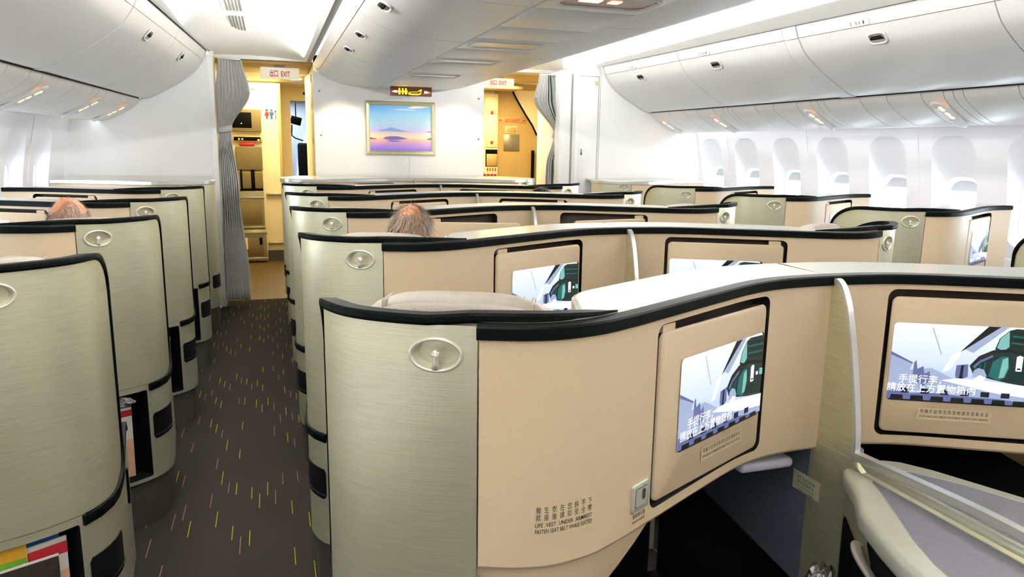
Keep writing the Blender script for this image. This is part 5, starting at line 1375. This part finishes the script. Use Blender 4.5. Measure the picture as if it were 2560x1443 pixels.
# ------------------------------------------------------------------ passengers
def head_pt(c, r, d):
    return Vector(c) + Vector((d.x * r[0], d.y * r[1], d.z * r[2]))
def person(loc, rz, skin, shirt, hair, style, label, seed):
    root = empty('person', loc, rz, label, 'person')
    HC = (0, .01, .69); HR = (.078, .098, .118)      # head centre above the seat, radii
    b = MB()
    # head with brow, nose, chin, ears
    def hd(u, v):
        a = 2 * PI * u; d = Vector((math.sin(PI * v) * math.cos(a), math.sin(PI * v) * math.sin(a), math.cos(PI * v)))
        p = Vector((d.x * HR[0], d.y * HR[1], d.z * HR[2]))
        if d.z < 0: p.x *= 1 - .25 * -d.z; p.y = p.y * (1 - .12 * -d.z) + .012 * -d.z
        f = max(0, d.y)
        p.y += .026 * f ** 3 * math.exp(-((p.x) / .013) ** 2) * math.exp(-((p.z + .022) / .022) ** 2)
        p.y += .006 * f * math.exp(-((p.z + .085) / .016) ** 2) * math.exp(-(p.x / .03) ** 2)
        for s in (-1, 1): p.y -= .010 * f * math.exp(-((p.x - s * .032) / .014) ** 2) * math.exp(-((p.z - .004) / .012) ** 2)
        p.y -= .004 * f * math.exp(-((p.z + .056) / .005) ** 2) * math.exp(-(p.x / .022) ** 2)
        return Vector(HC) + p
    b.grid(hd, 48, 32, 0, True, cu=True)
    for s in (-1, 1): b.ball((HC[0] + s * .079, HC[1] - .008, HC[2] - .012), (.012, .022, .034), 0, 12, 10)
    ell = lambda c, rx, ry, n=24: [(c[0] + rx * math.cos(2 * PI * k / n), c[1] + ry * math.sin(2 * PI * k / n), c[2]) for k in range(n)]
    b.loft([ell((0, -.01, .64), .055, .06), ell((0, -.015, .58), .058, .06), ell((0, -.02, .53), .10, .075), ell((0, -.02, .49), .185, .095), ell((0, -.015, .42), .195, .11), ell((0, -.01, .28), .165, .11), ell((0, 0, .12), .17, .12), ell((0, .02, .0), .18, .13), ell((0, .02, -.04), .15, .11)], 0, True, True, True, True)
    for s in (-1, 1):
        b.tube([(s * .19, -.02, .455), (s * .225, .0, .33), (s * .235, .03, .19), (s * .20, .14, .135), (s * .14, .28, .125), (s * .125, .315, .125)], [.055, .048, .043, .040, .030, .024], 14)
        b.ball((s * .118, .345, .122), (.034, .045, .014), 0, 14, 10)
        for k, L in enumerate((.060, .068, .064, .052)):
            x = s * (.118 + (k - 1.5) * .017 * s * s); b.tube([(x, .375, .124), (x, .375 + L * .55, .122), (x, .375 + L, .110)], [.0085, .008, .0065], 8)
        b.tube([(s * .09, .335, .122), (s * .072, .365, .116), (s * .066, .392, .108)], [.010, .009, .007], 8)
        b.tube([(s * .09, .02, .03), (s * .10, .24, .045), (s * .105, .44, .03), (s * .105, .46, -.18), (s * .105, .44, -.38)], [.085, .075, .058, .052, .040], 14)
        b.tube([(s * .105, .42, -.425), (s * .108, .52, -.435), (s * .11, .62, -.447)], [.042, .040, .026], 12)
    o = b.build('body', skin, root); md = o.modifiers.new('fuse', 'REMESH'); md.mode = 'VOXEL'; md.voxel_size = .0065; md.use_smooth_shade = True
    sm = o.modifiers.new('soften', 'SMOOTH'); sm.iterations = 3; sm.factor = .5
    dg = bpy.context.evaluated_depsgraph_get(); me = bpy.data.meshes.new_from_object(o.evaluated_get(dg)); o.modifiers.clear(); o.data = me
    me.materials.clear(); me.materials.append(M_[skin])
    for p in me.polygons: p.use_smooth = True
    # eyes and brows
    for s in (-1, 1):
        e = MB(); e.ball((s * .032, HC[1] + .078, HC[2] + .004), .0115, 0, 12, 8); e.ball((s * .032, HC[1] + .0845, HC[2] + .004), (.0055, .0055, .0055), 1, 10, 8)
        e.build('eye', ['paper', 'dark'], root)
    # clothing
    b = MB(); b.loft([ell((0, -.016, .575), .066, .068), ell((0, -.02, .535), .112, .085), ell((0, -.02, .495), .198, .106), ell((0, -.015, .42), .208, .122), ell((0, -.01, .28), .178, .122), ell((0, 0, .12), .182, .132), ell((0, .02, .0), .19, .14)], 0, True)
    for s in (-1, 1): b.tube([(s * .18, -.02, .47), (s * .226, .0, .33), (s * .236, .03, .19), (s * .20, .14, .135), (s * .145, .27, .125)], [.064, .057, .052, .049, .041], 14, 0, True, False)
    b.build('shirt', shirt, root)
    b = MB()
    b.loft([ell((0, .02, .06), .186, .137), ell((0, .02, -.05), .17, .13)], 0, True, True, True, True)
    for s in (-1, 1): b.tube([(s * .09, .0, .03), (s * .10, .24, .045), (s * .105, .44, .03), (s * .105, .46, -.18), (s * .105, .44, -.40)], [.096, .085, .068, .062, .056], 14)
    b.build('trousers', 'shirt2', root)
    for s in (-1, 1):
        b = MB(); b.tube([(s * .105, .40, -.44), (s * .108, .52, -.445), (s * .11, .66, -.455)], [.052, .050, .034], 12); b.build('shoe', 'dark', root)
    # hair: fine strands, some schemes leave the crown bare
    rnd = random.Random(seed); b = MB(); N = {'thin': 2600, 'bald': 1500, 'full': 3600}[style]; n = 0
    if style == 'full':
        b.grid(lambda u, v: head_pt(HC, (HR[0] * 1.05, HR[1] * 1.05, HR[2] * 1.04), Vector((math.sin(PI * v * .60) * math.cos(2 * PI * u), math.sin(PI * v * .60) * math.sin(2 * PI * u) - .1 * v, math.cos(PI * v * .60)))), 30, 14, 0, True, cu=True)
    while n < N:
        z = rnd.uniform(-.35, 1); a = rnd.uniform(0, 2 * PI); q = math.sqrt(max(0, 1 - z * z)); d = Vector((q * math.cos(a), q * math.sin(a), z))
        if d.y > .35 and z < .45: continue            # face
        crown = (d - Vector((.05, -.30, .95)).normalized()).length
        if style == 'thin' and crown < .42 and rnd.random() < .78: continue
        if style == 'bald':
            patch = (d - Vector((-.15, -.75, .65)).normalized()).length
            if z > .55 and patch > .45 and rnd.random() < .86: continue
        n += 1
        P = head_pt(HC, HR, d)
        down = Vector((d.x * .6, -.35 + d.y * .5, -.9)); t = (down - d * down.dot(d)).normalized()
        t = (t + Vector((rnd.uniform(-.5, .5), rnd.uniform(-.5, .5), rnd.uniform(-.3, .4)))).normalized()
        L = {'thin': .038, 'bald': .020, 'full': .045}[style] * rnd.uniform(.6, 1.3); w = t.cross(d).normalized() * .0011
        lift = .35 if style != 'bald' else .8
        p1 = P + t * L * .5 + d * L * .28 * lift; p2 = P + t * L * .95 + d * L * .30 * lift - Vector((0, 0, .004))
        b.add([P - w, P + w, p1 + w, p1 - w, p2], [[0, 1, 2, 3], [3, 2, 4]], 0, True)
    b.build('hair', hair, root)
    return root
SEATZ = .485
person((-.775, 2.74, 1.298 - .808), -math.radians(24), 'skin', 'shirt', 'hairbrown', 'thin', 'person with thinning grey-brown hair, head above the taupe headrest of the second centre suite', 11)
person((-2.06, 3.47, 1.285 - .808), math.radians(24), 'scalp', 'shirt2', 'hairgrey', 'bald', 'balding person with reddish scalp, head above the window-side shell by the open aisle', 12)
person((.585, 5.02, 1.243 - .815), math.radians(24), 'skin', 'shirt', 'hairblack', 'full', 'person with black hair, only the crown showing in the far-aisle centre row', 13)

# ------------------------------------------------------------------ lights, sky, camera
def area(name, loc, rot, sx, sy, e, col=(1, 1, 1), spread=PI):
    l = bpy.data.lights.new(name, 'AREA'); l.shape = 'RECTANGLE'; l.size = sx; l.size_y = sy; l.energy = e; l.color = col; l.spread = spread
    o = bpy.data.objects.new(name, l); COL.objects.link(o); o.location = loc; o.rotation_euler = rot; return o
WHITE = (1, .985, .965); COOL = (.93, .96, 1)
for sd in (1, -1):
    # cove tubes that wash the aisle ceilings
    area('cove_lamp', (sd * .91, 2.45, 2.315), (math.radians(180), sd * math.radians(40), 0), .05, 9.6, 175, WHITE)
    area('cove_lamp', (sd * 1.82, 2.45, 2.335), (math.radians(180), -sd * math.radians(40), 0), .05, 9.2, 175, WHITE)
    # sidewall wash under the service panels
    area('sidewall_lamp', (sd * 2.93, 2.3, 1.745), (0, sd * math.radians(10), 0), .05, 9.2, 9, COOL)
def spot(name, loc, tgt, e, col, ang, blend=.8, r=.03):
    l = bpy.data.lights.new(name, 'SPOT'); l.energy = e; l.color = col; l.spot_size = math.radians(ang); l.spot_blend = blend; l.shadow_soft_size = r
    o = bpy.data.objects.new(name, l); COL.objects.link(o); o.location = loc; o.rotation_euler = (Vector(tgt) - Vector(loc)).to_track_quat('-Z', 'Y').to_euler()
spot('picture_lamp', (-.60, 6.95, 2.05), (-.60, 7.45, 1.55), 9, (1, .86, .62), 70)
spot('picture_lamp', (.55, 6.95, 2.05), (.55, 7.45, 1.55), 9, (1, .86, .62), 70)
area('vestibule_lamp', (-1.25, 9.1, 2.28), (0, 0, 0), .5, 2.2, 40, (1, .84, .50))
area('vestibule_lamp', (1.30, 8.3, 2.25), (0, 0, 0), .5, .6, 20, (1, .82, .46))
area('cabin_lamp', (-1.0, 12.2, 2.2), (0, 0, 0), .6, .6, 26, (.9, .95, 1))
area('cabin_lamp', (1.3, 11.0, 2.2), (0, 0, 0), .6, .6, 8, (.9, .93, 1))
w = bpy.data.worlds.new('sky'); SC.world = w; w.use_nodes = True
bg = w.node_tree.nodes['Background']; bg.inputs[0].default_value = (.84, .93, 1, 1); bg.inputs[1].default_value = 13.
cam = bpy.data.cameras.new('camera'); co = bpy.data.objects.new('camera', cam); COL.objects.link(co)
cam.sensor_width = 36; cam.lens = 36 * 1850 / 2560; cam.clip_start = .02
R0 = ((0.9517333337227557, 0.04354214686265906, -0.30382189343028004), (-0.306587945296569, 0.18132631361032664, -0.9344113654014047), (0.014404627027376457, 0.9824585739048136, 0.18592379428443814))
mw = Matrix(R0).to_4x4(); mw.translation = (-1.263, 0, 1.51); co.matrix_world = mw
SC.camera = co
vs = SC.view_settings; SC.display_settings.display_device = 'sRGB'
vs.view_transform = 'Standard'; vs.look = 'None'; vs.gamma = 1; vs.exposure = .72; vs.use_curve_mapping = False
SC.cycles.use_denoising = True
SC.cycles.max_bounces = 10; SC.cycles.diffuse_bounces = 6; SC.cycles.transparent_max_bounces = 16
SC.cycles.sample_clamp_indirect = 6
